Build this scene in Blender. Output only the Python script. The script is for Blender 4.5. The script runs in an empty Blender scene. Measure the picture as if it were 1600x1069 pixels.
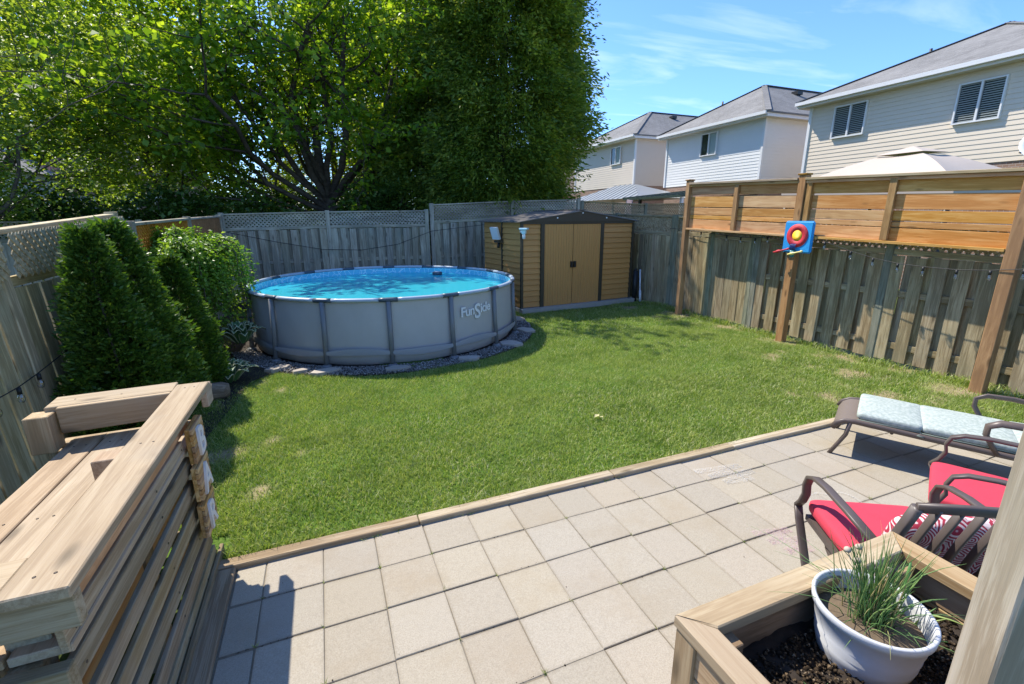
import bpy, bmesh, math, random
import numpy as np
from mathutils import Vector, Matrix, Euler, noise as mnoise

# ------------------------------------------------------------------ camera, sky, sun, exposure
SC = bpy.context.scene
COL = SC.collection
rad = math.radians
cam_d = bpy.data.cameras.new("camera")
cam = bpy.data.objects.new("camera", cam_d)
COL.objects.link(cam)
SC.camera = cam
cam_d.sensor_width = 36.0
cam_d.lens = 724.5 / 1600 * 36.0
cam_d.clip_start = 0.05
cam_d.clip_end = 2000
cam.location = (0, 0, 1.95)
cam.matrix_world = Matrix.Translation((0, 0, 1.95)) @ Matrix.Rotation(rad(-21.8), 4, 'Z') @ Matrix.Rotation(rad(75.0), 4, 'X') @ Matrix.Rotation(rad(-0.2), 4, 'Z')

SUN_DIR = Vector((-0.37, 0.66, 1.0)).normalized()
SUN_EL = math.asin(SUN_DIR.z)
SUN_AZ = math.atan2(SUN_DIR.x, SUN_DIR.y)
world = bpy.data.worlds.new("World")
SC.world = world
world.use_nodes = True
wt = world.node_tree
wt.nodes.clear()
w_out = wt.nodes.new('ShaderNodeOutputWorld')
w_bg = wt.nodes.new('ShaderNodeBackground')
w_sky = wt.nodes.new('ShaderNodeTexSky')
w_sky.sky_type = 'NISHITA'
w_sky.sun_disc = False
w_sky.sun_elevation = SUN_EL
w_sky.sun_rotation = SUN_AZ
w_sky.altitude = 300
w_sky.air_density = 1.0
w_sky.dust_density = 0.3
w_sky.ozone_density = 4.0
w_bg.inputs['Strength'].default_value = 0.15
# thin cirrus mixed into the sky by direction
w_tc = wt.nodes.new('ShaderNodeTexCoord')
w_sep = wt.nodes.new('ShaderNodeSeparateXYZ')
wt.links.new(w_tc.outputs['Generated'], w_sep.inputs[0])
w_mx = wt.nodes.new('ShaderNodeMath'); w_mx.operation = 'MAXIMUM'; w_mx.inputs[1].default_value = 0.08
wt.links.new(w_sep.outputs['Z'], w_mx.inputs[0])
w_dx = wt.nodes.new('ShaderNodeMath'); w_dx.operation = 'DIVIDE'
w_dy = wt.nodes.new('ShaderNodeMath'); w_dy.operation = 'DIVIDE'
wt.links.new(w_sep.outputs['X'], w_dx.inputs[0]); wt.links.new(w_mx.outputs[0], w_dx.inputs[1])
wt.links.new(w_sep.outputs['Y'], w_dy.inputs[0]); wt.links.new(w_mx.outputs[0], w_dy.inputs[1])
w_cmb = wt.nodes.new('ShaderNodeCombineXYZ')
wt.links.new(w_dx.outputs[0], w_cmb.inputs[0]); wt.links.new(w_dy.outputs[0], w_cmb.inputs[1])
w_map = wt.nodes.new('ShaderNodeMapping')
w_map.inputs['Rotation'].default_value = (0, 0, rad(35))
w_map.inputs['Scale'].default_value = (0.55, 1.7, 1)
w_map.inputs['Location'].default_value = (0.4, 0.9, 0)
wt.links.new(w_cmb.outputs[0], w_map.inputs[0])
w_n = wt.nodes.new('ShaderNodeTexNoise')
w_n.inputs['Scale'].default_value = 1.1
w_n.inputs['Detail'].default_value = 7
w_n.inputs['Roughness'].default_value = 0.55
w_n.inputs['Distortion'].default_value = 0.5
wt.links.new(w_map.outputs[0], w_n.inputs['Vector'])
w_r = wt.nodes.new('ShaderNodeMapRange')
w_r.inputs['From Min'].default_value = 0.52
w_r.inputs['From Max'].default_value = 0.82
w_r.inputs['To Max'].default_value = 0.42
wt.links.new(w_n.outputs['Fac'], w_r.inputs['Value'])
w_tint = wt.nodes.new('ShaderNodeMix'); w_tint.data_type = 'RGBA'; w_tint.blend_type = 'MULTIPLY'
w_tint.inputs['Factor'].default_value = 1.0
w_tint.inputs['B'].default_value = (0.49, 0.64, 0.85, 1)
wt.links.new(w_sky.outputs['Color'], w_tint.inputs['A'])
w_mix = wt.nodes.new('ShaderNodeMix'); w_mix.data_type = 'RGBA'
w_mix.inputs['B'].default_value = (4.6, 5.0, 5.4, 1)
wt.links.new(w_r.outputs[0], w_mix.inputs['Factor'])
wt.links.new(w_tint.outputs['Result'], w_mix.inputs['A'])
wt.links.new(w_mix.outputs['Result'], w_bg.inputs['Color'])
wt.links.new(w_bg.outputs[0], w_out.inputs['Surface'])

sun_d = bpy.data.lights.new("sun", 'SUN')
sun_d.energy = 3.3
sun_d.angle = rad(0.53)
sun_d.color = (1.0, 0.935, 0.82)
sun = bpy.data.objects.new("sun", sun_d)
COL.objects.link(sun)
sun.rotation_euler = (-SUN_DIR).to_track_quat('-Z', 'Y').to_euler()
sun.location = (0, 0, 30)

SC.view_settings.view_transform = 'Standard'
SC.view_settings.look = 'None'
SC.view_settings.exposure = 1.27
SC.view_settings.gamma = 1.0
SC.view_settings.use_curve_mapping = False
SC.cycles.max_bounces = 10
SC.cycles.transparent_max_bounces = 12
SC.cycles.transmission_bounces = 6

# ------------------------------------------------------------------ helpers
RNG = np.random.default_rng(7)
random.seed(11)
WM = {}
FR = [Matrix.Identity(4)]

def frame(loc=(0, 0, 0), rz=0.0):
    FR[0] = Matrix.Translation(loc) @ Matrix.Rotation(rz, 4, 'Z')

def tag(o, label=None, cat=None, group=None, kind=None):
    if label: o['label'] = label
    if cat: o['category'] = cat
    if group: o['group'] = group
    if kind: o['kind'] = kind
    return o

def add(name, me, M=None, parent=None, kind=None):
    o = bpy.data.objects.new(name, me)
    COL.objects.link(o)
    W = FR[0] @ (M if M is not None else Matrix.Identity(4))
    if parent is not None:
        o.parent = parent
        o.matrix_parent_inverse = WM[parent.name].inverted()
    o.matrix_basis = W
    WM[o.name] = W
    if kind: o['kind'] = kind
    return o

def thing(name, label, cat, loc=(0, 0, 0), rz=0.0, group=None):
    o = bpy.data.objects.new(name, None)
    o.empty_display_size = 0.2
    COL.objects.link(o)
    W = FR[0] @ Matrix.Translation(loc) @ Matrix.Rotation(rz, 4, 'Z')
    o.matrix_basis = W
    WM[o.name] = W
    return tag(o, label, cat, group)

def copy_tree(o, parent=None):
    c = o.copy()
    COL.objects.link(c)
    WM[c.name] = WM[o.name].copy()
    if parent is not None: c.parent = parent
    for ch in list(o.children): copy_tree(ch, c)
    return c

class MB:
    """collects geometry for ONE mesh"""
    def __init__(s): s.v = []; s.f = []; s.sm = []
    def add(s, vs, fs, smooth=False):
        b = len(s.v); s.v.extend([tuple(p) for p in vs])
        for f in fs: s.f.append([i + b for i in f]); s.sm.append(smooth)
        return s
    def box(s, c, d, M=None):
        x, y, z = d[0] / 2, d[1] / 2, d[2] / 2
        vs = [Vector((sx * x, sy * y, sz * z)) for sx in (-1, 1) for sy in (-1, 1) for sz in (-1, 1)]
        if M is not None: vs = [M @ p for p in vs]
        vs = [p + Vector(c) for p in vs]
        return s.add(vs, [(0, 1, 3, 2), (4, 6, 7, 5), (0, 4, 5, 1), (2, 3, 7, 6), (0, 2, 6, 4), (1, 5, 7, 3)])
    def bar(s, p0, p1, w, t, up=(0, 0, 1)):
        p0, p1 = Vector(p0), Vector(p1)
        x = (p1 - p0); L = x.length; x.normalize()
        z = Vector(up) - x * x.dot(Vector(up))
        if z.length < 1e-4: z = Vector((1, 0, 0)) - x * x.x
        z.normalize(); y = z.cross(x)
        M = Matrix((x, y, z)).transposed()
        return s.box((p0 + p1) / 2, (L, w, t), M)
    def tube(s, pts, r, n=8, cap=True, closed=False, flat=None, smooth=True, sq=False):
        pts = [Vector(p) for p in pts]
        m = len(pts)
        rs = r if isinstance(r, (list, tuple)) else [r] * m
        rings = []
        up = Vector((0, 0, 1)); prev = None
        for i, p in enumerate(pts):
            if closed: t = pts[(i + 1) % m] - pts[i - 1]
            else: t = pts[min(i + 1, m - 1)] - pts[max(i - 1, 0)]
            t.normalize()
            if prev is None:
                a = up if abs(t.z) < 0.9 else Vector((1, 0, 0))
                u = (a - t * a.dot(t)).normalized()
            else:
                u = (prev - t * prev.dot(t)).normalized()
            prev = u; w = t.cross(u)
            ring = []
            for k in range(n):
                a = 2 * math.pi * k / n
                if sq:
                    ca, sa = math.cos(a + .3927), math.sin(a + .3927); ca = math.copysign(abs(ca) ** .4, ca); sa = math.copysign(abs(sa) ** .4, sa)
                    ring.append(p + u * (ca * rs[i] * flat[1]) + w * (sa * rs[i] * flat[0]))
                elif flat: ring.append(p + u * (math.cos(a) * rs[i] * flat[1]) + w * (math.sin(a) * rs[i] * flat[0]))
                else: ring.append(p + (u * math.cos(a) + w * math.sin(a)) * rs[i])
            rings.append(ring)
        vs = [q for ring in rings for q in ring]
        fs = []
        for i in range(m if closed else m - 1):
            j = (i + 1) % m
            for k in range(n):
                l = (k + 1) % n
                fs.append((i * n + k, i * n + l, j * n + l, j * n + k))
        if cap and not closed:
            fs.append(tuple(range(n - 1, -1, -1)))
            fs.append(tuple((m - 1) * n + k for k in range(n)))
        return s.add(vs, fs, smooth)
    def lathe(s, prof, n=32, c=(0, 0, 0), a0=0, a1=2 * math.pi, smooth=True):
        full = abs(a1 - a0 - 2 * math.pi) < 1e-6
        m = n if full else n + 1
        vs = []
        for i in range(m):
            a = a0 + (a1 - a0) * i / n
            for r, z in prof: vs.append((c[0] + r * math.cos(a), c[1] + r * math.sin(a), c[2] + z))
        k = len(prof); fs = []
        for i in range(n):
            j = (i + 1) % m
            for q in range(k - 1): fs.append((i * k + q, j * k + q, j * k + q + 1, i * k + q + 1))
        return s.add(vs, fs, smooth)
    def prism(s, poly, z0, z1):
        n = len(poly)
        vs = [(x, y, z0) for x, y in poly] + [(x, y, z1) for x, y in poly]
        fs = [tuple(range(n - 1, -1, -1)), tuple(range(n, 2 * n))] + [(i, (i + 1) % n, (i + 1) % n + n, i + n) for i in range(n)]
        return s.add(vs, fs)
    def mesh(s, name, mat):
        me = bpy.data.meshes.new(name)
        me.from_pydata(s.v, [], s.f)
        me.polygons.foreach_set('use_smooth', s.sm)
        if mat: me.materials.append(mat)
        me.update()
        return me
    def build(s, name, mat, parent=None, M=None, kind=None):
        """verts are in the current frame; the origin is moved to the centre of the mesh"""
        n = len(s.v)
        lo = [min(p[i] for p in s.v) for i in range(3)]; hi = [max(p[i] for p in s.v) for i in range(3)]
        c = Vector([(lo[i] + hi[i]) / 2 for i in range(3)])
        if M is None:
            s.v = [tuple(Vector(p) - c) for p in s.v]
            M = Matrix.Translation(c)
        return add(name, s.mesh(name, mat), M, parent, kind)

PL = {}
def plank_mesh(l, w, t, bev, mat):
    key = (round(l, 3), round(w, 3), round(t, 3), bev, mat.name)
    if key in PL: return PL[key]
    bm = bmesh.new()
    bmesh.ops.create_cube(bm, size=1)
    for v in bm.verts: v.co = Vector((v.co.x * l, v.co.y * w, v.co.z * t))
    if bev: bmesh.ops.bevel(bm, geom=list(bm.edges), offset=bev, segments=1, affect='EDGES')
    me = bpy.data.meshes.new('plank'); bm.to_mesh(me); bm.free()
    me.materials.append(mat)
    PL[key] = me
    return me

def plank(name, p0, p1, w, t, up, mat, parent, bev=0.003, jit=0.0):
    p0, p1 = Vector(p0), Vector(p1)
    x = p1 - p0; L = x.length; x.normalize()
    z = Vector(up) - x * x.dot(Vector(up)); z.normalize(); y = z.cross(x)
    R = Matrix((x, y, z)).transposed().to_4x4()
    if jit: R = R @ Euler((random.uniform(-jit, jit), random.uniform(-jit, jit) * .3, random.uniform(-jit, jit) * .3)).to_matrix().to_4x4()
    return add(name, plank_mesh(L, w, t, bev, mat), Matrix.Translation((p0 + p1) / 2) @ R, parent)

def np_mesh(name, V, F, mat, rnd=None, smooth=False, col=None):
    me = bpy.data.meshes.new(name)
    V = np.ascontiguousarray(V, dtype=np.float32); F = np.ascontiguousarray(F, dtype=np.int32)
    n, k = F.shape
    me.vertices.add(len(V)); me.vertices.foreach_set('co', V.ravel())
    me.loops.add(n * k); me.loops.foreach_set('vertex_index', F.ravel())
    me.polygons.add(n)
    me.polygons.foreach_set('loop_start', np.arange(0, n * k, k, dtype=np.int32))
    me.polygons.foreach_set('loop_total', np.full(n, k, dtype=np.int32))
    if smooth: me.polygons.foreach_set('use_smooth', np.ones(n, dtype=bool))
    me.update(calc_edges=True)
    if rnd is not None:
        a = me.attributes.new('rnd', 'FLOAT', 'FACE'); a.data.foreach_set('value', np.ascontiguousarray(rnd, dtype=np.float32))
    me.materials.append(mat)
    return me

# ------------------------------------------------------------------ materials
class NT:
    def __init__(s, name):
        s.m = bpy.data.materials.new(name); s.m.use_nodes = True
        s.t = s.m.node_tree; s.t.nodes.clear()
        s.out = s.n('OutputMaterial')
    def n(s, kind, **kw):
        nd = s.t.nodes.new('ShaderNode' + kind)
        for k, v in kw.items():
            if hasattr(nd, k): setattr(nd, k, v)
            else: s.set(nd.inputs[k.replace('_', ' ')], v)
        return nd
    def set(s, inp, v):
        if isinstance(v, bpy.types.NodeSocket): s.t.links.new(v, inp)
        elif isinstance(v, (tuple, list)) and len(v) == 3 and inp.type == 'RGBA': inp.default_value = (*v, 1)
        else: inp.default_value = v
    def l(s, a, b): s.t.links.new(a, b)
    def ramp(s, fac, stops, interp='LINEAR'):
        r = s.t.nodes.new('ShaderNodeValToRGB'); r.color_ramp.interpolation = interp
        e = r.color_ramp.elements
        while len(e) < len(stops): e.new(0.5)
        for i, (p, c) in enumerate(stops): e[i].position = p; e[i].color = (*c, 1)
        s.l(fac, r.inputs[0]); return r.outputs[0]
    def noise(s, vec, scale, detail=4, rough=0.55, dist=0.0):
        nd = s.n('TexNoise'); nd.inputs['Scale'].default_value = scale; nd.inputs['Detail'].default_value = detail
        nd.inputs['Roughness'].default_value = rough; nd.inputs['Distortion'].default_value = dist
        if vec is not None: s.l(vec, nd.inputs['Vector'])
        return nd.outputs['Fac']
    def mapping(s, vec, scale=(1, 1, 1), loc=None, rot=(0, 0, 0)):
        nd = s.n('Mapping'); nd.inputs['Scale'].default_value = scale; nd.inputs['Rotation'].default_value = rot
        s.l(vec, nd.inputs[0])
        if loc is not None: s.set(nd.inputs['Location'], loc)
        return nd.outputs[0]
    def mix(s, a, b, fac, mode='MIX'):
        nd = s.t.nodes.new('ShaderNodeMix'); nd.data_type = 'RGBA'; nd.blend_type = mode
        s.set(nd.inputs['Factor'], fac); s.set(nd.inputs['A'], a); s.set(nd.inputs['B'], b)
        return nd.outputs['Result']
    def math(s, op, a, b=0.0, clamp=False):
        nd = s.t.nodes.new('ShaderNodeMath'); nd.operation = op; nd.use_clamp = clamp
        s.set(nd.inputs[0], a); s.set(nd.inputs[1], b); return nd.outputs[0]
    def rng(s, v, a, b, c=0.0, d=1.0):
        nd = s.n('MapRange'); s.l(v, nd.inputs['Value'])
        for k, x in zip(('From Min', 'From Max', 'To Min', 'To Max'), (a, b, c, d)): nd.inputs[k].default_value = x
        return nd.outputs[0]
    def bump(s, h, strength=0.3, dist=0.01):
        nd = s.n('Bump'); nd.inputs['Strength'].default_value = strength; nd.inputs['Distance'].default_value = dist
        s.l(h, nd.inputs['Height']); return nd.outputs[0]
    def pbr(s, col, rough=0.6, bump=None, metal=0.0, spec=0.4, **kw):
        b = s.n('BsdfPrincipled'); s.set(b.inputs['Base Color'], col); s.set(b.inputs['Roughness'], rough)
        b.inputs['Metallic'].default_value = metal; b.inputs['Specular IOR Level'].default_value = spec
        for k, v in kw.items(): s.set(b.inputs[k.replace('_', ' ')], v)
        if bump is not None: s.l(bump, b.inputs['Normal'])
        s.l(b.outputs[0], s.out.inputs[0]); return b

def hsv_var(k, col, rnd, dv=0.2, dh=0.0, ds=0.0):
    nd = k.n('HueSaturation')
    k.l(k.rng(rnd, 0, 1, 1 - dv, 1 + dv), nd.inputs['Value'])
    if dh:
        r2 = k.math('FRACT', k.math('MULTIPLY', rnd, 7.31)); k.l(k.rng(r2, 0, 1, .5 - dh, .5 + dh), nd.inputs['Hue'])
    if ds:
        r3 = k.math('FRACT', k.math('MULTIPLY', rnd, 13.7)); k.l(k.rng(r3, 0, 1, 1 - ds, 1 + ds), nd.inputs['Saturation'])
    k.set(nd.inputs['Color'], col); return nd.outputs[0]

def wood(name, c0, c1, c2, grain=16, knot=True, rough=0.75, var=0.18, bump=0.35, stain=None, ds=0.15, stain_amt=0.5):
    k = NT(name)
    tc = k.n('TexCoord').outputs['Object']; oi = k.n('ObjectInfo').outputs['Random']
    off = k.n('CombineXYZ'); k.l(k.math('MULTIPLY', oi, 41.0), off.inputs[0]); k.l(k.math('MULTIPLY', oi, 23.0), off.inputs[1])
    v = k.mapping(tc, (1, 1, 1), loc=off.outputs[0])
    g = k.noise(k.mapping(v, (1.3, grain, grain)), 1.0, 6, 0.62, 0.8)
    g2 = k.noise(k.mapping(v, (3.5, grain * 6, grain * 6)), 1.0, 4, 0.65, .4)
    col = k.ramp(k.math('ADD', k.math('MULTIPLY', g, .62), k.math('MULTIPLY', g2, .38)), [(0.36, tuple(x * .85 for x in c0)), (0.46, c0), (0.53, c1), (0.66, c2)])
    big = k.noise(v, 2.2, 3, 0.5)
    col = k.mix(col, k.mix(col, c0, 0.6), k.rng(big, 0.45, 0.75))
    if stain is not None:
        gp = k.n('NewGeometry').outputs['Position']
        sn = k.noise(gp, 1.7, 5, 0.6)
        col = k.mix(col, stain, k.rng(sn, 0.48, 0.72, 0, stain_amt))
    h = g2
    if knot:
        vo = k.n('TexVoronoi'); vo.inputs['Scale'].default_value = 1.0
        k.l(k.mapping(v, (2.4, 7.5, 7.5)), vo.inputs['Vector'])
        kn = k.rng(vo.outputs['Distance'], 0.06, 0.19, 1.0, 0.0)
        col = k.mix(col, tuple(x * .33 for x in c0), k.math('MULTIPLY', kn, 0.75))
    col = hsv_var(k, col, oi, var, 0.008, ds)
    k.pbr(col, rough, k.bump(h, bump, 0.004), spec=0.25)
    return k.m

def plain(name, col, rough=0.5, metal=0.0, spec=0.4, nz=0.08, scale=30, bump=0.0, var=0.0):
    k = NT(name)
    tc = k.n('TexCoord').outputs['Object']
    f = k.noise(tc, scale, 5, 0.6)
    c = k.mix(tuple(x * (1 - nz) for x in col), tuple(min(1, x * (1 + nz)) for x in col), f)
    f2 = k.noise(tc, scale * .08, 3, 0.5)
    c = k.mix(c, tuple(x * .8 for x in col), k.rng(f2, .5, .8, 0, .35))
    if var: c = hsv_var(k, c, k.n('ObjectInfo').outputs['Random'], var)
    k.pbr(c, rough, k.bump(f, bump, 0.004) if bump else None, metal, spec)
    return k.m

def leafmat(name, stops, trans=0.45, tcol=(1.25, 1.35, .45), rough=0.45, patch=0.0, pscale=1.2, dif=1.0):
    k = NT(name)
    a = k.n('Attribute'); a.attribute_name = 'rnd'
    col = k.ramp(a.outputs['Fac'], stops)
    if patch:
        gp = k.n('NewGeometry').outputs['Position']
        col = k.mix(col, tuple(x for x in stops[-1][1]), k.rng(k.noise(gp, pscale, 3), .42, .7, 0, patch))
    p = k.n('BsdfPrincipled'); k.l(k.mix(col, (dif, dif, dif), 1.0, 'MULTIPLY'), p.inputs['Base Color']); p.inputs['Roughness'].default_value = rough
    p.inputs['Specular IOR Level'].default_value = 0.35
    t = k.n('BsdfTranslucent'); k.l(k.mix(col, tcol, 1.0, 'MULTIPLY'), t.inputs[0])
    m = k.n('MixShader'); m.inputs[0].default_value = trans
    k.l(p.outputs[0], m.inputs[1]); k.l(t.outputs[0], m.inputs[2]); k.l(m.outputs[0], k.out.inputs[0])
    return k.m

M = {}
M['fence'] = wood('weathered_fence', (.24, .182, .098), (.37, .292, .17), (.50, .41, .255), 13, True, .85, .2, .5, (.21, .21, .135), .1)
M['fence_left'] = wood('pale_left_fence', (.36, .28, .15), (.52, .42, .245), (.63, .535, .34), 13, True, .85, .15, .5, (.33, .34, .22), .1)
M['fence_back'] = wood('grey_fence', (.285, .245, .18), (.415, .365, .275), (.525, .47, .36), 13, True, .85, .16, .5, (.17, .2, .18))
M['fence_post'] = wood('greenish_post', (.17, .165, .11), (.26, .25, .175), (.34, .325, .24), 10, True, .85, .12, .5, (.12, .17, .12))
M['cedar'] = wood('stained_cedar', (.47, .24, .09), (.56, .32, .135), (.63, .395, .19), 14, True, .65, .14, .2)
M['cedar_post'] = wood('stained_post', (.28, .145, .045), (.37, .20, .065), (.45, .26, .095), 8, True, .6, .08, .25)
M['orange_lat'] = wood('orange_lattice', (.36, .17, .05), (.46, .23, .08), (.52, .28, .1), 9, False, .7, .1, .2)
M['bar_top'] = wood('bar_top_wood', (.33, .23, .135), (.41, .30, .185), (.48, .37, .245), 21, True, .7, .12, .35, (.33, .29, .23))
M['pallet'] = wood('pallet_wood', (.24, .18, .105), (.33, .265, .17), (.41, .345, .24), 20, True, .8, .22, .45, (.27, .25, .22))
M['pallet_warm'] = wood('fresh_pallet_wood', (.42, .23, .09), (.55, .33, .15), (.62, .42, .22), 10, True, .75, .15, .4)
M['curb'] = wood('edging_timber', (.29, .21, .125), (.40, .31, .20), (.49, .40, .28), 19, True, .85, .16, .5, (.3, .25, .18))
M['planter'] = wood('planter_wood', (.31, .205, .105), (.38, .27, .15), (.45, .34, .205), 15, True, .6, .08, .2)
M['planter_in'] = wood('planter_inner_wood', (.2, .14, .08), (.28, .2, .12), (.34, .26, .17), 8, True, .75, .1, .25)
M['post_near'] = wood('old_post', (.30, .24, .16), (.40, .34, .25), (.48, .42, .33), 16, True, .75, .06, .4, (.33, .33, .25))

def paver_mat():
    k = NT('concrete_paver')
    tc = k.n('TexCoord').outputs['Object']; oi = k.n('ObjectInfo').outputs['Random']
    gp = k.n('NewGeometry').outputs['Position']
    f = k.noise(gp, 170, 3, 0.7); f2 = k.noise(gp, 38, 4, 0.6); f3 = k.noise(gp, 2.6, 4, 0.6)
    c = k.ramp(f, [(.3, (.275, .238, .182)), (.5, (.345, .304, .238)), (.7, (.395, .352, .282))])
    c = k.mix(c, (.27, .24, .19), k.rng(f2, .52, .75, 0, .45))
    c = k.mix(c, (.30, .245, .17), k.rng(f3, .5, .72, 0, .5))
    c = hsv_var(k, c, oi, .055, .003, .1)
    # worn, darker rim of every slab
    sp = k.n('SeparateXYZ'); k.l(tc, sp.inputs[0])
    m = k.math('MAXIMUM', k.math('ABSOLUTE', sp.outputs[0]), k.math('ABSOLUTE', sp.outputs[1]))
    e = k.rng(k.math('ADD', m, k.math('MULTIPLY', f2, .02)), .145, .162, 0, .35)
    c = k.mix(c, (.2, .17, .125), e)
    h = k.math('ADD', k.math('MULTIPLY', f, .6), f2)
    k.pbr(c, .9, k.bump(h, .35, .003), spec=.2)
    return k.m
M['paver'] = paver_mat()
M['joint'] = plain('joint_sand', (.19, .16, .115), .95, nz=.4, scale=60, bump=.5)
M['soil'] = plain('dark_soil', (.028, .02, .014), .95, nz=.5, scale=40, bump=.9)
M['stone'] = plain('edge_stone', (.40, .35, .29), .9, nz=.25, scale=18, bump=.6, var=.2)
M['pebble'] = plain('pebble', (.36, .34, .32), .85, nz=.35, scale=40, var=.1)

def lawn_mat():
    k = NT('lawn_soil')
    a = k.n('Attribute'); a.attribute_name = 'dirt'
    gp = k.n('NewGeometry').outputs['Position']
    f = k.noise(gp, 45, 5, .65); g = k.noise(gp, 2.2, 4)
    gr = k.ramp(f, [(.3, (.04, .08, .012)), (.55, (.09, .16, .025)), (.75, (.17, .22, .05))])
    di = k.ramp(f, [(.3, (.2, .145, .08)), (.55, (.34, .26, .16)), (.75, (.44, .36, .24))])
    c = k.mix(gr, di, k.math('MULTIPLY', a.outputs['Fac'], k.rng(g, .3, .5, .6, 1), True))
    k.pbr(c, .95, k.bump(f, .7, .02), spec=.1)
    return k.m
M['lawn'] = lawn_mat()

def grass_mat():
    k = NT('grass_blade')
    a = k.n('Attribute'); a.attribute_name = 'rnd'
    gp = k.n('NewGeometry').outputs['Position']
    c = k.ramp(a.outputs['Fac'], [(0, (.09, .17, .02)), (.28, (.20, .31, .04)), (.55, (.31, .41, .08)), (.75, (.44, .49, .15)), (.88, (.58, .56, .28)), (1, (.72, .66, .45))])
    c = k.mix(c, (.36, .42, .12), k.rng(k.noise(gp, .9, 5, .65), .40, .66, 0, .7))
    c = k.mix(c, (.09, .18, .02), k.rng(k.noise(gp, 2.2, 5, .7), .47, .7, 0, .55))
    p = k.n('BsdfPrincipled'); k.l(c, p.inputs['Base Color']); p.inputs['Roughness'].default_value = .5
    p.inputs['Specular IOR Level'].default_value = .25
    t = k.n('BsdfTranslucent'); k.l(k.mix(c, (1.1, 1.15, .5), 1.0, 'MULTIPLY'), t.inputs[0])
    m = k.n('MixShader'); m.inputs[0].default_value = .35
    k.l(p.outputs[0], m.inputs[1]); k.l(t.outputs[0], m.inputs[2]); k.l(m.outputs[0], k.out.inputs[0])
    return k.m
M['grass'] = grass_mat()

# ------------------------------------------------------------------ ground, lawn, patio
PC = (1.02, 8.4); PR = 2.2                       # pool centre and radius
g = MB(); S = 400
g.add([(-S, -S, -.06), (S, -S, -.06), (S, S, -.06), (-S, S, -.06)], [(0, 1, 2, 3)])
k = NT('ground_green'); gp = k.n('NewGeometry').outputs['Position']
k.pbr(k.ramp(k.noise(gp, .8, 6, .6), [(.3, (.05, .075, .02)), (.6, (.09, .12, .035)), (.8, (.15, .15, .07))]), .95, spec=.1)
g.build('ground', k.m, kind='structure')

DIRT = [(6.75, 7.5, .5), (6.75, 5.1, .45), (6.85, 4.2, .5), (6.2, 3.6, .45), (6.6, 2.75, .55), (5.6, 2.95, .45), (5.2, 3.3, .3), (-.95, 4.3, .3), (-1.15, 5.85, .3),
        (6.9, 6.3, .4), (6.9, 3.4, .4), (5.9, 4.6, .28), (-.6, 3.55, .13), (6.3, 8.6, .35)]
def dirt(x, y):
    d = np.zeros_like(x)
    for a, b, r in DIRT: d = np.maximum(d, np.clip(1.05 - np.hypot(x - a, (y - b) * 1.3) / r * (1 + .35 * np.sin(x * 9 + y * 5) + .3 * np.sin(y * 13 - x * 7) + .2 * np.sin(x * 23)), 0, .85))
    d = np.maximum(d, np.clip((x - 6.83) / .16, 0, 1) * .6)
    return d
def lumps(x, y): return .012 * np.sin(x * 1.7 + y * .9) + .010 * np.sin(y * 2.3 - x * .6) + .008 * np.sin(x * 4.1 + 1) * np.sin(y * 3.7)
nx, ny = 120, 170
xs = np.linspace(-2.3, 7.3, nx); ys = np.linspace(-.6, 12.6, ny)
X, Y = np.meshgrid(xs, ys)
Z = lumps(X, Y) - .012 - .09 * ((X < 5.5) & (Y < 2.66))
V = np.stack([X.ravel(), Y.ravel(), Z.ravel()], 1)
i = (np.arange(ny - 1)[:, None] * nx + np.arange(nx - 1)[None, :]).ravel()
me = np_mesh('lawn', V, np.stack([i, i + 1, i + nx + 1, i + nx], 1), M['lawn'], smooth=True)
at = me.attributes.new('dirt', 'FLOAT', 'POINT'); at.data.foreach_set('value', dirt(X, Y).ravel().astype(np.float32))
add('lawn', me, kind='structure')

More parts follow.
